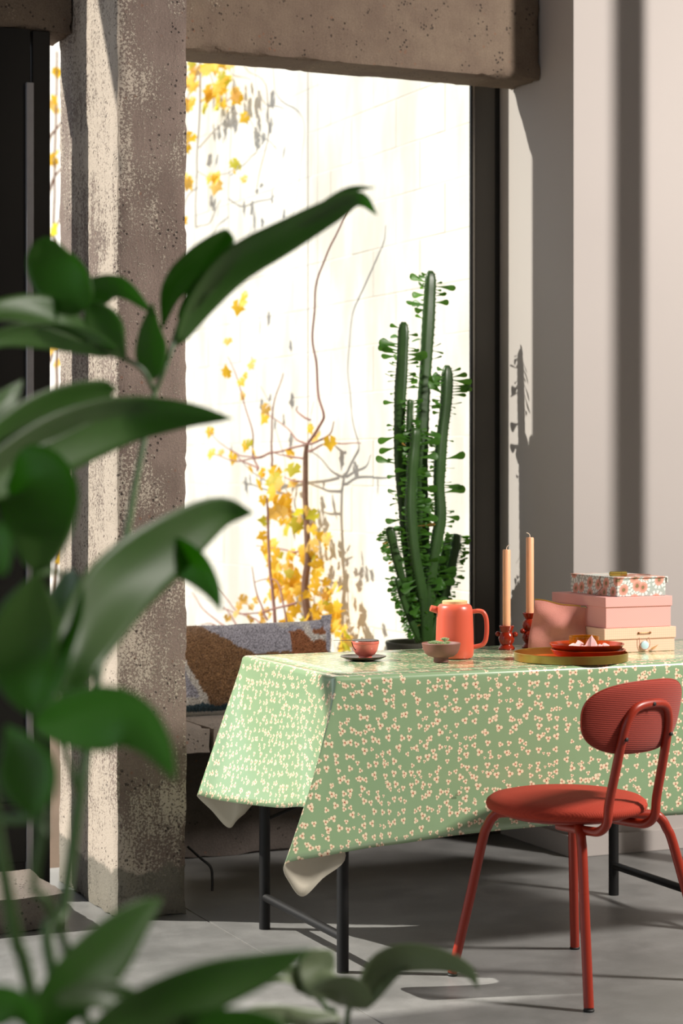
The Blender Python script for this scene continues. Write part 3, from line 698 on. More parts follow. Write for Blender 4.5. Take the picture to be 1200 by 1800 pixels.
o3, L3 = bxr('keepsake_box', org+Vector((.048, .012, .155)), 1.0, 'flower-patterned paper box on top of the pink box')
rbox(MB(), L3, 0, .160, 0, .248, 0, .0505).build('box_base', M['floral'], o3, bevel=.001)
lidm = MB(); rbox(lidm, L3, -.001, .166, -.003, .250, .051, .054); rbox(lidm, L3, .1635, .166, -.003, .250, .036, .051)
lidm.build('lid', M['floral'], o3)
MB().tube(crom([L3(-.002, .085, .054), L3(-.003, .09, .04), L3(-.003, .075, .025), L3(-.004, .09, .012), L3(-.003, .11, .001)], 20), .0012, 6).build('cord', M['cord'], o3)
br = MB(); a, b = L3(.012, .06, .061), L3(.060, .045, .061)
brs = empty('brass_tube', (a+b)/2-UP*.007, 'small brass capsule lying on the flower-patterned box', 'ornament')
br.tube([a, a+(b-a)*.05, a+(b-a)*.66], [.004, .0068, .0068], 18).build('tube_body', M['brass'], brs)
MB().tube([a+(b-a)*.67, a+(b-a)*.97, b], [.0070, .0070, .0055], 18).build('tube_cap', M['brass'], brs)
tag(MB().tube(crom([L3(.058, .05, .0555), L3(.075, .03, .0560), L3(.10, .05, .0568), L3(.13, .03, .0556), L3(.15, .08, .0556), L3(.11, .11, .0556)], 40), .0010, 6).build('loose_cord', M['cord']), 'thin rose cord curled on the flower-patterned lid', 'cord')

# pouch
M['pouch'] = plain('dusty_pink_canvas', '#cf8a7c', .85, 0, .06, 50, bump=.25); M['zip'] = plain('gold_zip', '#c9a24a', .35, .8)
A = Vector((2.798, 5.035, TZ+.0006)); B = Vector((2.928, 4.953, TZ+.0006)); ew = (B-A); W = ew.length; ew.normalize(); en = Vector((ew.y, -ew.x, 0))  # towards the viewer
po = empty('pouch', (A+B)/2, 'dusty pink canvas pouch with gold zip leaning on the boxes', 'pouch')
def pouch_pt(u, v, side):
    x = (u-.5)*W*(1.04-.10*v+.03*math.sin(v*6)); H = .142-.022*u
    z = v*H*(1+.015*math.sin(u*9)); edge = (4*u*(1-u))**.5
    th = (.026*math.sin(PI*min(1, v*.85+.12))**.8+.003)*edge*(1-v**8)
    wr = .0065*math.sin(5*u+7*v+1.0)*math.sin(PI*v) + .0035*math.sin(11*v-9*u)*math.sin(PI*v)
    return (A+B)/2 + ew*(x+.01*v) + en*(side*th*.5+wr-.020*v) + UP*z
pm = MB(); pm.grid(lambda u, v: pouch_pt(u, v, 1), 30, 22); pm.grid(lambda u, v: pouch_pt(1-u, v, -1), 30, 22)
pm.build('pouch_body', M['pouch'], po, angle=180)
MB().tube([pouch_pt(u/20, 1, 0)+UP*.001 for u in range(21)], .0016, 6).build('zip', M['zip'], po)
q = pouch_pt(.96, 1, 0)+UP*.002; MB().tube([q-ew*.008, q+ew*.004, q+ew*.008-UP*.004], .0022, 8).build('zip_pull', M['alu'], po)

# ================================================================== cushion on the bench
def cushion():
    X0, X1, Yc, z0, H = 1.955, 2.712, 6.20, .484, .285; L = X1-X0
    def colat(X, z):
        p = Vector((X*30, z*30, 0)); w = noise.noise(p)*.008+noise.noise(p*3)*.004; X = X+w; z = z+w
        px = 325+(X-2.15)/.555*275; py = 1262-(z-z0)/.285*167
        brown, grey, white, blue, rust = lin('#7f5c39'), lin('#a09ea8'), lin('#cbc6bf'), lin('#1b4250'), lin('#8f5730')
        c = brown
        if px > 514 and py > 1112: c = rust
        # large lilac-grey patch
        xl = 372+(py-1100)*1.42
        if px > xl and py < 1150 and px < 516: c = grey
        if py < 1112 and px > 372+(py-1100)*1.42: c = grey
        # pale outline in the upper end, with a rust triangle
        if 545 < px < 552+(py-1098)*.55 and 1098 < py < 1128 and px > 538+(py-1098)*.35: c = white
        if abs(py-(1126+ (px-555)*.10)) < 5 and px > 553: c = white
        if px > 563 and py > 1105+(590-px)*.35 and py < 1120 and px < 583: c = rust
        if px > 584: c = grey
        if px > 500 and py < 1104 and px < 560: c = tuple((a+b)/2 for a, b in zip(grey, white))
        # grey triangle low at the other end
        e = px-(327+(py-1160)*.45)
        if py > 1158 and e < 0: c = grey
        if py > 1150 and abs(e) < 6: c = white
        if py > 1228 and py < 1242 and e < 3: c = white
        if py > 1241+(px-325)*.03: c = blue
        return c
    mb = MB(); mb.col = []
    def pt(u, v, side):
        a = 2*u-1; b = 2*v-1
        pin = 1-.03*(1-abs(a)**6)*abs(b)**8
        x = a*L/2*(1-.05*(1-b*b)); z = b*H/2*(1-.06*(1-a**4)+.02*abs(a))
        th = .075*(max(0, 1-abs(a)**3.2)*max(0, 1-abs(b)**2.6))**.5
        tw = .012 if a > .9 and b > .8 else 0
        return Vector(((X0+X1)/2+x, Yc-side*th+.05*b*.6, z0+H/2+z+tw+.004*noise.noise(Vector((x*9, z*9, side)))))
    for side in (1, -1):
        n = len(mb.v)
        if side > 0: mb.grid(lambda u, v: pt(u, v, 1), 150, 60)
        else: mb.grid(lambda u, v: pt(1-u, v, -1), 60, 24)
    mb.col = [colat(v.x, v.z) for v in mb.v]
    root = empty('cushion', ((X0+X1)/2, Yc, z0), 'long woolly cushion with brown and lilac-grey shapes on the bench', 'cushion')
    t = NT('tufted_wool'); ca = t.n('ShaderNodeVertexColor', layer_name='Col').outputs[0]; ob = t.obj(); f = t.noise(ob, 210, 3, .7)
    t.set(t.mix(t.step(f, .2, .75), t.mix(.45, ca, (0, 0, 0, 1)), ca), 1.0); t.bump(f, .8, .006); t.b.inputs['Sheen Weight'].default_value = .2; M['wool'] = t.mat
    mb.build('cushion_body', M['wool'], root, angle=180)
    pile = MB(); pile.col = []; rnd = random.Random(5)
    for k in range(40000):
        u, v = rnd.random(), rnd.random(); p = pt(u, v, 1)
        if p.x < 2.1: continue
        a = pt(min(1, u+.004), v, 1)-pt(max(0, u-.004), v, 1); b = pt(u, min(1, v+.01), 1)-pt(u, max(0, v-.01), 1); n = a.cross(b)
        if n.length < 1e-9: continue
        n.normalize()
        if n.y > 0: n = -n
        if v > .97: n = (n+UP).normalized()
        d = (n+Vector((rnd.uniform(-.6, .6), rnd.uniform(-.3, .3), rnd.uniform(-.6, .5)))).normalized()*rnd.uniform(.004, .0085); s_ = d.cross(Vector((rnd.uniform(-1, 1), rnd.uniform(-1, 1), rnd.uniform(-1, 1)))).normalized()*.0006
        i = len(pile.v); pile.v += [p-s_, p+s_, p+d]; pile.face([i, i+1, i+2]); c = colat(p.x, p.z); g = rnd.uniform(.75, 1.2); cc = tuple(min(1, x*g) for x in c[:3])+(1,); pile.col += [cc]*3
    tag(pile.build('wool_pile', M['wool'], root, smooth=False), kind='stuff')
cushion()

# ================================================================== euphorbia
M['stem'] = None
def stemmat():
    t = NT('euphorbia_stem'); ob = t.obj(); a = t.noise(ob, 9, 3); f = t.noise(ob, 120, 3)
    t.set(t.mix(t.m('ADD', t.m('MULTIPLY', a, .7), t.m('MULTIPLY', f, .3)), lin('#12240f'), lin('#3c6128')), .38); return t.mat
def leafmat(name, c1, c2, trans, rough=.4, tcol=None, scale=20):
    t = NT(name); ob = t.obj(); t.set(t.mix(t.noise(ob, scale, 3), lin(c1), lin(c2)), rough)
    tl = t.n('ShaderNodeBsdfTranslucent'); tl.inputs[0].default_value = lin(tcol or c2)
    mx = t.n('ShaderNodeMixShader', i0=trans, i1=t.b.outputs[0], i2=tl.outputs[0]); t.t.links.new(mx.outputs[0], t.out.inputs[0]); return t.mat
M['stem'] = stemmat(); M['eleaf'] = leafmat('euphorbia_leaf', '#2f5a1c', '#4f8430', .45, .4, '#6aa031'); M['dryleaf'] = leafmat('dry_leaf', '#c9a040', '#d9a868', .4)
M['potclay'] = plain('dark_weathered_pot', '#4a4a40', .8, 0, .25, 20, bump=.4)
EY = 6.27
pc = atY(742, 1150, EY); pc.z = .475
pot = empty('plant_pot', pc, 'dark weathered round pot standing on the window bench', 'pot')
MB().lathe([(0, 0), (.085, 0), (.092, .006), (.115, .14), (.124, .185), (.128, .20), (.126, .206), (.117, .205), (.112, .195), (.105, .16), (0, .15)], pc, 40).build('pot_body', M['potclay'], pot)
MB().lathe([(0, .182), (.06, .180), (.108, .172), (.106, .162), (0, .160)], pc, 28).build('potting_soil', M['soil'], pot)
cac = empty('euphorbia', pc+UP*.182, 'tall green candelabra euphorbia with small spoon-shaped leaves by the window', 'plant')
stems = [ # px path bottom to top, half width px, depth offset
 ([(748,1128),(745,1040),(742,950),(740,850),(741,740),(747,640),(752,550),(756,476)], 10.5, .02, 'h'),
 ([(738,1128),(728,1050),(716,960),(708,880),(702,790),(702,710),(706,640),(709,566)], 9.5, .00, 'h'),
 ([(745,1128),(742,1060),(728,980),(720,900),(722,830),(726,790),(729,752)], 10, -.045, 'm'),
 ([(716,800),(718,760),(720,702)], 5, -.03, 's'),
 ([(750,1128),(752,1060),(760,985),(772,910),(770,850),(774,780),(782,710),(785,642)], 10, -.035, 'h'),
 ([(735,1128),(718,1062),(702,1005),(691,960),(683,926)], 7, -.02, 's'),
 ([(738,1128),(724,1098),(709,1058),(697,1016)], 5.5, -.05, 's'),
 ([(755,1128),(772,1075),(788,1015),(797,970),(801,938)], 8, .00, 's'),
 ([(752,1128),(764,1060),(778,990),(786,950)], 7, .035, 's'),
 ([(745,1128),(758,1070),(765,1020),(768,975)], 8, .05, 's')]
elm = MB()   # leaf: spoon outline, base at origin, length 1 along +X
prof = [(0, .02), (.25, .05), (.5, .11), (.72, .19), (.88, .20), (.97, .12), (1.0, .0)]
for x, w in prof: elm.v += [Vector((x, -w, .10*x*x+.05*w)), Vector((x, 0, .10*x*x-.03)), Vector((x, w, .10*x*x+.05*w))]
for i in range(len(prof)-1):
    for j in range(2): a = i*3+j; elm.face([a, a+3, a+4, a+1])
elm_me = mesh_only(elm, 'leaf', M['eleaf'], smooth=True); dry_me = mesh_only(elm, 'dry_leaf', M['dryleaf'], smooth=True)
rnd = random.Random(11); spm = MB(); cand = []
for si, (pp, hw, doff, kind) in enumerate(stems):
    P = crom([atY(x, y, EY+doff*(min(1, (1130-y)/120))) for x, y in pp], 92)
    r0 = hw/FPX*6.97; N = len(P)
    rr = [r0*(.82+.18*min(1, i/12))*(1 if i < N-5 else [.97, .93, .85, .7, .4][i-(N-5)])*(1+.05*math.sin(i*.27+si))*(1.06 if i % 2 else .97) for i in range(N)]
    ph = rnd.uniform(-.3, .3)
    MB().tube(P, rr, 18, sect=lambda th: 1+.16*math.cos(3*(th-ph)) if True else 1).build('stem', M['stem'], cac, angle=180)
    # rib frames
    t0 = (P[1]-P[0]).normalized(); ref = Vector((0,0,1)) if abs(t0.z) < .9 else Vector((1,0,0)); a = t0.cross(ref).normalized()
    for i in range(N):
        t = (P[min(i+1,N-1)]-P[max(i-1,0)]).normalized(); a = (a-t*a.dot(t)).normalized(); b = t.cross(a)
        for k in range(3):
            th = ph+k*2*PI/3; d = a*math.cos(th)+b*math.sin(th)
            for h in (0,):
                if i >= N-1: continue
                q = P[i].lerp(P[i+1], h)+d*(rr[i]*1.13)
                s_ = t*.0013; dd = (d+t*.25+Vector((rnd.uniform(-.2,.2), rnd.uniform(-.2,.2), 0))).normalized()*.0065
                n0 = len(spm.v); spm.v += [q-s_, q+s_, q+dd]; spm.face([n0, n0+1, n0+2])
                fr = i/N; py = pp[0][1]+(pp[-1][1]-pp[0][1])*fr
                if i > 10: cand.append((q, d, t, fr, kind, py))
tag(spm.build('thorns', M['stem'], cac, smooth=False), kind='stuff')
rnd.shuffle(cand); nl = 0
for q, d, t, fr, kind, py in cand:
    if nl >= 295: break
    lat = abs(d.dot(RT))
    clump = noise.noise(Vector((q.x*4, q.y*4, q.z*13)))
    wgt = (.9 if fr > .86 and kind != 's' else .10+1.0*max(0, clump) if py < 850 else .5)*(.25+.75*lat)
    if rnd.random() > wgt: continue
    L = rnd.uniform(.048, .076) if kind != 's' else rnd.uniform(.018, .034)
    if fr > .95: L *= .55
    dr_ = (d+RT*math.copysign(.5, d.dot(RT))+t*rnd.uniform(-.1, .6)+Vector((rnd.uniform(-.3,.3), rnd.uniform(-.3,.3), rnd.uniform(-.35,.15)))).normalized()
    nv = (FW+Vector((rnd.uniform(-.7,.7), rnd.uniform(-.7,.7), rnd.uniform(-.9,.9)))).normalized()
    yv = nv.cross(dr_).normalized(); zv = dr_.cross(yv)
    m4 = Matrix((dr_, yv, zv)).transposed().to_4x4() @ Matrix.Scale(L, 4); m4.translation = q-d*.001
    dryp = rnd.random() < .035 and py > 750
    inst(dry_me if dryp else elm_me, 'dry_leaf' if dryp else 'leaf', cac, m4); nl += 1
tiny = MB()
for q, d, t, fr, kind, py in cand[::-1]:
    if len(tiny.v) > 21*800: break
    if rnd.random() > (.6 if py > 850 else .33): continue
    dr_ = (d+RT*math.copysign(.6, d.dot(RT))+t*rnd.uniform(-.1, .5)+Vector((rnd.uniform(-.3,.3), rnd.uniform(-.3,.3), rnd.uniform(-.4,.1)))).normalized()
    nv = Vector((rnd.uniform(-1,1), rnd.uniform(-1,1), rnd.uniform(-1,1))).normalized(); yv = nv.cross(dr_).normalized(); zv = dr_.cross(yv); L = rnd.uniform(.016, .042)
    n0 = len(tiny.v); tiny.v += [q+(dr_*v.x+yv*v.y+zv*v.z)*L for v in elm.v]
    for f in elm.f: tiny.face([n0+i for i in f])
tag(tiny.build('small_leaves', M['eleaf'], cac), kind='stuff')

# ================================================================== climbers on the garden wall
VX = 3.46
M['bark'] = plain('vine_bark', '#80604f', .85, 0, .3, 60); M['twig'] = plain('red_twig', '#8f6359', .7, 0, .2, 60); M['greytwig'] = plain('grey_twig', '#9c938c', .8)
M['vleaf'] = leafmat('autumn_leaf', '#d9a21c', '#f0c83a', .45, .6, '#ffcf3a', 8); M['vleaf2'] = leafmat('yellow_green_leaf', '#a7a52e', '#d0c23a', .45, .6, '#d8d03a', 8); M['vleaf3'] = leafmat('amber_leaf', '#d8a848', '#e8c26a', .45, .6, '#f5c868', 8)
vl = MB(); ol = [(0, -.05), (.18, -.34), (.42, -.30), (.50, -.46), (.66, -.20), (1.0, 0), (.66, .20), (.50, .46), (.42, .30), (.18, .34), (0, .05)]
vl.v.append(Vector((.45, 0, .03)))
for x, y in ol: vl.v.append(Vector((x, y, -.10*abs(y)-.08*x*x)))
for i in range(len(ol)-1): vl.face([0, i+1, i+2])
VL = [mesh_only(vl, 'vine_leaf', M[k], smooth=True) for k in ('vleaf', 'vleaf2', 'vleaf3')]
rv = random.Random(21)
def vleaf(parent, px, py, size=.06, x=None, which=None):
    p = atX(px, py, x or VX+rv.uniform(-.06, .05))
    d = (Vector((0, rv.uniform(-1, 1), rv.uniform(-1.1, .25)))+Vector((rv.uniform(-.5, .2), 0, 0))).normalized()
    nv = (Vector((-1, -.7, .1))+Vector((rv.uniform(-.6, .6), rv.uniform(-.6, .6), rv.uniform(-.7, .7)))).normalized()
    yv = nv.cross(d).normalized(); zv = d.cross(yv); L = size*rv.uniform(.65, 1.25)*(p-CAM).length/8.5
    m4 = Matrix((d, yv, zv)).transposed().to_4x4() @ Matrix.Scale(L, 4); m4.translation = p-d*L*.5
    inst(VL[which if which is not None else rv.choices((0, 1, 2), (6, 1.2, 2))[0]], 'vine_leaf', parent, m4)
def branch(parent, pts, r0, r1, mat, name='branch', x=None, n=None):
    n = n or max(6, 4*len(pts)); P = crom([atX(a, b, (x or VX)+.0*i) for i, (a, b) in enumerate(pts)], n)
    for i, p in enumerate(P): p += Vector((noise.noise(p*5)*.02, noise.noise(p*7+Vector((3, 3, 3)))*.012, noise.noise(p*6+Vector((9, 1, 3)))*.012))*(0 if i == 0 else 1)
    return MB().tube(P, [r0+(r1-r0)*i/n for i in range(n+1)], 7).build(name, M[mat], parent)
v1 = empty('climbing_vine', atX(542, 1337, VX), 'upright bare-branched vine with yellow autumn leaves outside the window', 'vine')
branch(v1, [(542,1337),(541,1235),(540,1100),(538,1017),(542,967),(538,883),(537,810),(540,780)], .022, .010, 'bark', 'trunk', n=40)
branch(v1, [(540,780),(563,743),(567,727),(558,693),(552,640),(548,600),(550,550),(557,493),(577,443),(607,373),(612,340)], .0065, .0035, 'twig', n=50)
for pts in ([(540,780),(520,773),(500,750),(470,727)], [(533,783),(473,797),(433,802),(393,785),(368,760)], [(473,797),(440,806),(410,810),(370,798)], [(537,807),(500,800),(477,795)], [(477,820),(478,767),(482,710),(492,657)],
            [(452,827),(442,803),(442,757),(428,710),(417,657),(400,628)], [(540,780),(577,767),(588,743)], [(540,793),(567,783),(600,780),(633,780)], [(538,850),(515,843),(502,838)], [(452,827),(425,808),(420,800)], [(540,970),(500,968),(447,957)], [(537,930),(555,915)], [(545,738),(525,722),(526,712)]):
    branch(v1, pts, .0052, .0022, 'twig')
for (x0, x1, y0, y1, n) in ((452, 515, 825, 905, 24), (458, 560, 900, 985, 32), (470, 575, 975, 1050, 38), (490, 595, 1030, 1110, 50), (578, 612, 1070, 1150, 12), (555, 580, 925, 960, 4)):
    for k in range(n): vleaf(v1, rv.uniform(x0, x1), rv.uniform(y0, y1), .072)
for px, py in ((368,760),(370,798),(388,796),(408,806),(430,785),(445,795),(425,697),(397,653),(430,660),(424,672),(440,640),(465,720),(463,735),(508,797),(545,755),(553,768),(541,752),(400,600),(395,655),(440,826),(580,780),(437,780)): vleaf(v1, px, py, .062)
v2 = empty('climbing_vine', atX(491, 1346, 3.28), 'low thicket of reddish twigs beside the yellow vine', 'vine')
branch(v2, [(491,1346),(490,1235),(487,1097),(480,1043),(472,993),(467,933),(465,877)], .010, .005, 'twig', 'trunk', x=3.28)
for pts in ([(470,1090),(453,1043),(443,997)], [(490,1130),(457,1097),(417,1070),(383,1033)], [(520,1060),(453,1078),(393,1073)], [(420,1120),(367,1080),(337,1043)], [(440,1130),(410,1085),(395,1070)], [(510,1120),(500,1060),(483,1020),(447,1022)], [(400,1120),(372,1098),(350,1096)]): branch(v2, pts, .0055, .0022, 'twig', x=3.28)
for k in range(14): vleaf(v2, rv.uniform(395, 480), rv.uniform(1050, 1110), .05, x=3.28+rv.uniform(-.04, .04), which=2)
v3 = empty('climbing_vine', atX(360, 90, VX), 'grey-stemmed vine hanging over the garden wall top with sparse yellow leaves', 'vine')
branch(v3, [(352,-60),(355,60),(350,200),(347,300),(345,400)], .006, .003, 'greytwig', 'trunk')
for pts in ([(355,90),(380,150),(395,180),(428,212)], [(352,120),(335,150),(325,190),(330,260)], [(420,60),(430,120),(470,150),(470,230),(455,330)], [(350,260),(380,230),(410,190)], [(347,300),(375,310),(410,300),(425,290)], [(347,330),(330,345),(318,380)], [(390,60),(400,120),(440,140)], [(345,400),(370,390),(385,350)]): branch(v3, pts, .0035, .002, 'greytwig')
for (x0, x1, y0, y1, n) in ((318, 345, 110, 160, 8), (355, 412, 110, 200, 20), (360, 415, 150, 195, 10), (318, 340, 165, 190, 4), (320, 335, 240, 262, 3), (355, 390, 310, 335, 5), (410, 428, 280, 318, 4), (320, 336, 300, 325, 3), (320, 330, 380, 400, 2), (424, 430, 205, 214, 1), (400, 430, 510, 550, 3)):
    for k in range(n): vleaf(v3, rv.uniform(x0, x1), rv.uniform(y0, y1), .066)
v4 = empty('climbing_vine', atX(98, 1100, VX), 'vine glimpsed in the narrow gap beside the black door', 'vine')
branch(v4, [(99,1200),(97,900),(101,640),(96,400),(100,90)], .012, .006, 'bark', 'trunk')
for pts in ([(86,250),(98,228),(112,205)], [(85,345),(97,310),(112,290)], [(86,420),(99,400),(110,380)], [(84,640),(96,600)], [(86,1110),(98,1080),(112,1040)]): branch(v4, pts, .010, .005, 'bark')
for py in (130, 175, 185, 272, 283, 400, 405, 610, 640, 960, 968, 985, 1090, 1120): vleaf(v4, rv.uniform(90, 103), py, .085)
tag(MB().tube([atX(541, -60, 3.56), atX(541, 1200, 3.56)], .0022, 6).build('trellis_wire', M['greytwig']), 'thin vertical climbing wire on the garden wall', 'wire')

# ================================================================== foreground philodendron
M['pleaf'] = leafmat('leathery_leaf', '#46622f', '#5f7d46', .5, .42, '#74b81c', 9); M['pstem'] = plain('green_petiole', '#456a2c', .5, 0, .2, 20); M['terracotta'] = plain('grey_planter', '#6b6863', .7)
def dd(y, d): return d+.38*max(0, min(1, (1150-y)/450))   # the crown leans away from the viewer
def pleaf(parent, pts, w, roll=20, fold=.22, shape='lance', name='leaf'):
    """pts: px, py, depth along the midrib; w: greatest half width in px"""
    n = 20; P = crom([atD(a, b, dd(b, d)) for a, b, d in pts], n); mb = MB(); m = 4
    for i, p in enumerate(P):
        t = (P[min(i+1, n)]-P[max(i-1, 0)]).normalized(); v = (p-CAM).normalized()
        sd_ = t.cross(v).normalized(); nr = sd_.cross(t).normalized()
        if nr.dot(v) > 0: nr = -nr
        a = math.radians(roll); wd = sd_*math.cos(a)+nr*math.sin(a); nn = nr*math.cos(a)-sd_*math.sin(a)
        u = i/n
        if shape == 'lance': k = (math.sin(PI*u**.78)**.85 if 0 < u < 1 else 0)*(1-.25*u)*1.12
        elif shape == 'round': k = max(0, math.sin(PI*min(1, u*.97+.03)**.9))**.55
        else: k = max(0, math.sin(PI*u**1.15))**.8
        ww = max(.0006, w/FPX*(p-CAM).dot(FW)*k/max(.35, math.cos(a)))
        for j in range(-m, m+1):
            q = j/m; wav = .10*math.sin(u*9+q*2)*abs(q)
            mb.v.append(p+wd*(q*ww)+nn*(ww*(fold*abs(q)**1.3+wav*.6)))
    W_ = 2*m+1
    for i in range(n):
        for j in range(2*m): a = i*W_+j; mb.face([a, a+W_, a+W_+1, a+1])
    return mb.build(name, M['pleaf'], parent, angle=180, solid=.0008)
def stemp(parent, pts, r, name='stem', n=24, mat='pstem'):
    return MB().tube(crom([atD(a, b, dd(b, d)) for a, b, d in pts], n), r, 9).build(name, M[mat], parent)
base = Vector((.62, 1.78, 0))
ph = empty('potted_philodendron', base, 'large glossy green houseplant filling the foreground beside the pillar', 'plant')
MB().lathe([(0, 0), (.13, 0), (.14, .01), (.17, .30), (.175, .32), (.165, .325), (.155, .30), (0, .29)], base, 40).build('planter', M['terracotta'], ph)
MB().lathe([(0, .285), (.155, .283), (.15, .275), (0, .27)], base, 30).build('potting_soil', M['soil'], ph)
def root_to(x, y, d): 
    q = atD(x, y, d); return q
def longstem(pts, r, foot=(0, 0)):
    P = [base+Vector((foot[0], foot[1], .28))]+[atD(a, b, dd(b, d)) for a, b, d in pts]
    return MB().tube(crom(P, 50), [r*(1.25-.5*i/50) for i in range(51)], 10).build('stem', M['pstem'], ph)
longstem([(95,1730,1.95),(112,1600,2.0),(140,1400,2.05),(152,1320,2.08),(178,1150,2.15),(200,1030,2.2),(222,940,2.25),(240,840,2.3),(258,750,2.3),(272,690,2.32)], .0048, (.02, .02))
longstem([(62,1780,1.85),(30,1660,1.82),(8,1540,1.8),(-8,1440,1.8),(-30,1250,1.8),(-60,1000,1.85)], .0055, (-.03, 0))
longstem([(150,1790,1.8),(90,1600,1.75),(60,1560,1.72),(72,1470,1.72),(85,1380,1.75)], .004, (.03, -.04))
stemp(ph, [(272,690,2.32),(250,650,2.3),(215,628,2.28),(160,596,2.25),(120,570,2.2)], .0034, 'petiole')
stemp(ph, [(272,690,2.32),(292,640,2.34),(305,600,2.36),(318,560,2.38)], .0034, 'petiole')
stemp(ph, [(-20,1430,1.75),(20,1440,1.74),(65,1440,1.73),(78,1470,1.72)], .0042, 'petiole')
stemp(ph, [(180,1140,2.15),(140,1080,2.1),(110,1010,2.05),(60,1010,2.0)], .0034, 'petiole')
stemp(ph, [(140,1400,2.05),(105,1300,2.0),(70,1285,1.95)], .0034, 'petiole')
# upper crown
pleaf(ph, [(308,610,2.36),(345,535,2.38),(410,460,2.4),(500,408,2.42),(590,362,2.45),(635,350,2.47),(662,378,2.48)], 30, 48, .25)
pleaf(ph, [(285,580,2.36),(300,510,2.37),(345,462,2.38),(400,424,2.4),(412,420,2.4)], 30, 25, .3, 'broad')
pleaf(ph, [(520,400,2.43),(570,362,2.46),(615,334,2.48),(658,330,2.5)], 9, 40, .2)
pleaf(ph, [(312,560,2.37),(350,510,2.38),(390,465,2.4),(408,428,2.4)], 18, 35, .2)
pleaf(ph, [(272,668,2.32),(264,620,2.3),(262,580,2.28),(268,532,2.26)], 27, 20, .2)
pleaf(ph, [(222,632,2.28),(195,598,2.25),(172,562,2.22),(155,528,2.2)], 34, 15, .2, 'broad')
pleaf(ph, [(148,545,2.15),(118,508,2.15),(88,462,2.16),(78,416,2.18)], 48, 5, .12, 'round')
pleaf(ph, [(118,520,2.2),(165,508,2.22),(215,505,2.24),(270,552,2.27)], 25, 35, .3)
pleaf(ph, [(158,594,2.22),(110,566,2.15),(50,552,2.08),(-20,556,2.0),(-80,590,1.95)], 28, 40, .3)
pleaf(ph, [(205,624,2.28),(150,598,2.2),(80,585,2.1),(0,592,2.0),(-70,640,1.95)], 25, -35, .3)
pleaf(ph, [(-60,790,1.9),(-20,735,1.9),(15,700,1.92),(40,668,1.95)], 24, 20, .2)
# middle tier
pleaf(ph, [(-90,850,1.8),(0,775,1.88),(90,722,1.95),(170,692,2.02),(205,684,2.05)], 42, 30, .25)
pleaf(ph, [(-110,905,1.8),(0,828,1.9),(110,770,2.0),(220,735,2.1),(320,728,2.15),(408,736,2.2)], 50, 30, .28)
pleaf(ph, [(-60,800,1.85),(60,760,1.95),(160,720,2.05),(270,702,2.15)], 30, -30, .2)
pleaf(ph, [(20,830,1.88),(60,850,1.88),(72,920,1.9),(66,1008,1.9)], 72, 5, .12, 'round')
pleaf(ph, [(-50,900,1.75),(-20,960,1.75),(10,1010,1.76)], 45, 10, .15, 'broad')
# lower tier
pleaf(ph, [(108,1240,1.95),(140,1130,1.98),(205,1030,2.05),(300,955,2.12),(385,903,2.2),(445,902,2.24)], 60, 22, .22)
pleaf(ph, [(225,985,2.15),(285,968,2.16),(340,990,2.17),(372,1030,2.18),(388,1075,2.2)], 32, 28, .3)
pleaf(ph, [(180,1010,2.1),(230,970,2.15),(300,965,2.2),(362,1008,2.22)], 26, -20, .3)
pleaf(ph, [(65,1005,1.9),(48,1080,1.87),(42,1170,1.84),(60,1262,1.82)], 62, 10, .15, 'broad')
pleaf(ph, [(120,1000,2.0),(112,1080,1.97),(98,1170,1.95),(80,1250,1.93)], 36, 30, .2)
pleaf(ph, [(60,1280,1.85),(140,1262,1.82),(215,1258,1.8),(270,1300,1.8),(308,1372,1.8)], 56, 22, .3)
pleaf(ph, [(10,1275,1.75),(40,1330,1.74),(55,1385,1.73),(58,1440,1.72)], 52, 10, .2, 'broad')
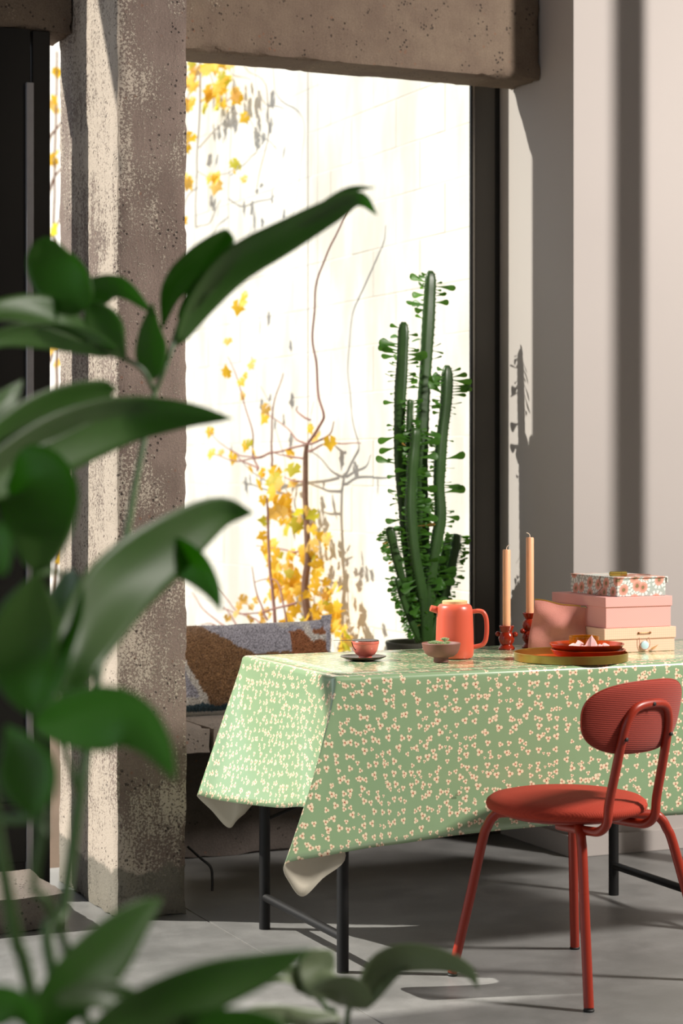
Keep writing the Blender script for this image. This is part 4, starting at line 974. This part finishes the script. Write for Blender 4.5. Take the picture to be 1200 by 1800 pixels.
# floor level
pleaf(ph, [(40,1840,1.72),(110,1745,1.75),(185,1668,1.8),(240,1615,1.84),(285,1580,1.88)], 50, 30, .28)
pleaf(ph, [(120,1850,1.7),(230,1790,1.75),(360,1735,1.8),(470,1700,1.86),(548,1668,1.9)], 46, 20, .25)
pleaf(ph, [(-60,1790,1.6),(-10,1765,1.6),(40,1775,1.6),(70,1830,1.62)], 36, 20, .3)
pleaf(ph, [(90,1760,1.72),(170,1750,1.75),(240,1762,1.78),(330,1800,1.8)], 26, -25, .2)
pleaf(ph, [(230,1860,1.75),(320,1815,1.78),(430,1795,1.8),(520,1805,1.82)], 30, 20, .25)

base2 = Vector((1.05, 2.42, 0))
ph2 = empty('potted_philodendron', base2, 'small low houseplant with pale leaves near the bottom of the picture', 'plant')
MB().lathe([(0, 0), (.085, 0), (.09, .01), (.105, .18), (.108, .19), (.10, .192), (.095, .18), (0, .17)], base2, 36).build('planter', M['terracotta'], ph2)
M['pleaf_'] = M['pleaf']; M['pleaf'] = leafmat('pale_leathery_leaf', '#7a8d66', '#98a783', .25, .36, '#8aa040', 9)
def ls2(pts, r):
    P = [base2+Vector((0, 0, .17))]+[atD(a, b, d) for a, b, d in pts]; return MB().tube(crom(P, 30), r, 9).build('stem', M['pstem'], ph2)
ls2([(590,1830,2.6),(575,1775,2.6),(555,1750,2.6)], .0036); ls2([(608,1830,2.58),(612,1780,2.58),(620,1745,2.58)], .0036)
pleaf(ph2, [(560,1755,2.6),(556,1730,2.6),(560,1700,2.62),(585,1672,2.64)], 36, 10, .3, 'broad')
pleaf(ph2, [(555,1752,2.6),(520,1722,2.6),(495,1718,2.58),(470,1728,2.56)], 18, 30, .3)
pleaf(ph2, [(648,1770,2.56),(615,1742,2.54),(580,1738,2.52),(540,1752,2.5)], 27, -20, .3)
pleaf(ph2, [(632,1760,2.58),(655,1705,2.6),(705,1680,2.62),(770,1683,2.62),(822,1705,2.62),(840,1738,2.62)], 24, 30, .35)
pleaf(ph2, [(640,1775,2.58),(672,1728,2.6),(702,1698,2.62),(740,1678,2.64)], 16, -30, .3)
pleaf(ph2, [(600,1790,2.55),(520,1800,2.5),(450,1790,2.45),(380,1810,2.4)], 26, 25, .3)
M['pleaf'] = M['pleaf_']

# ================================================================== dim things under the table
M['cable'] = plain('black_cable', '#0c0b0b', .5)
tag(MB().tube(crom([atD(330, 1488, 5.95), atD(352, 1508, 5.93), atD(370, 1524, 5.92), atD(373, 1545, 5.92), atD(373, 1566, 5.92)], 20), .004, 8).build('bent_rod', M['cable']), 'thin black bent rod standing under the bench by the pillar', 'rod')
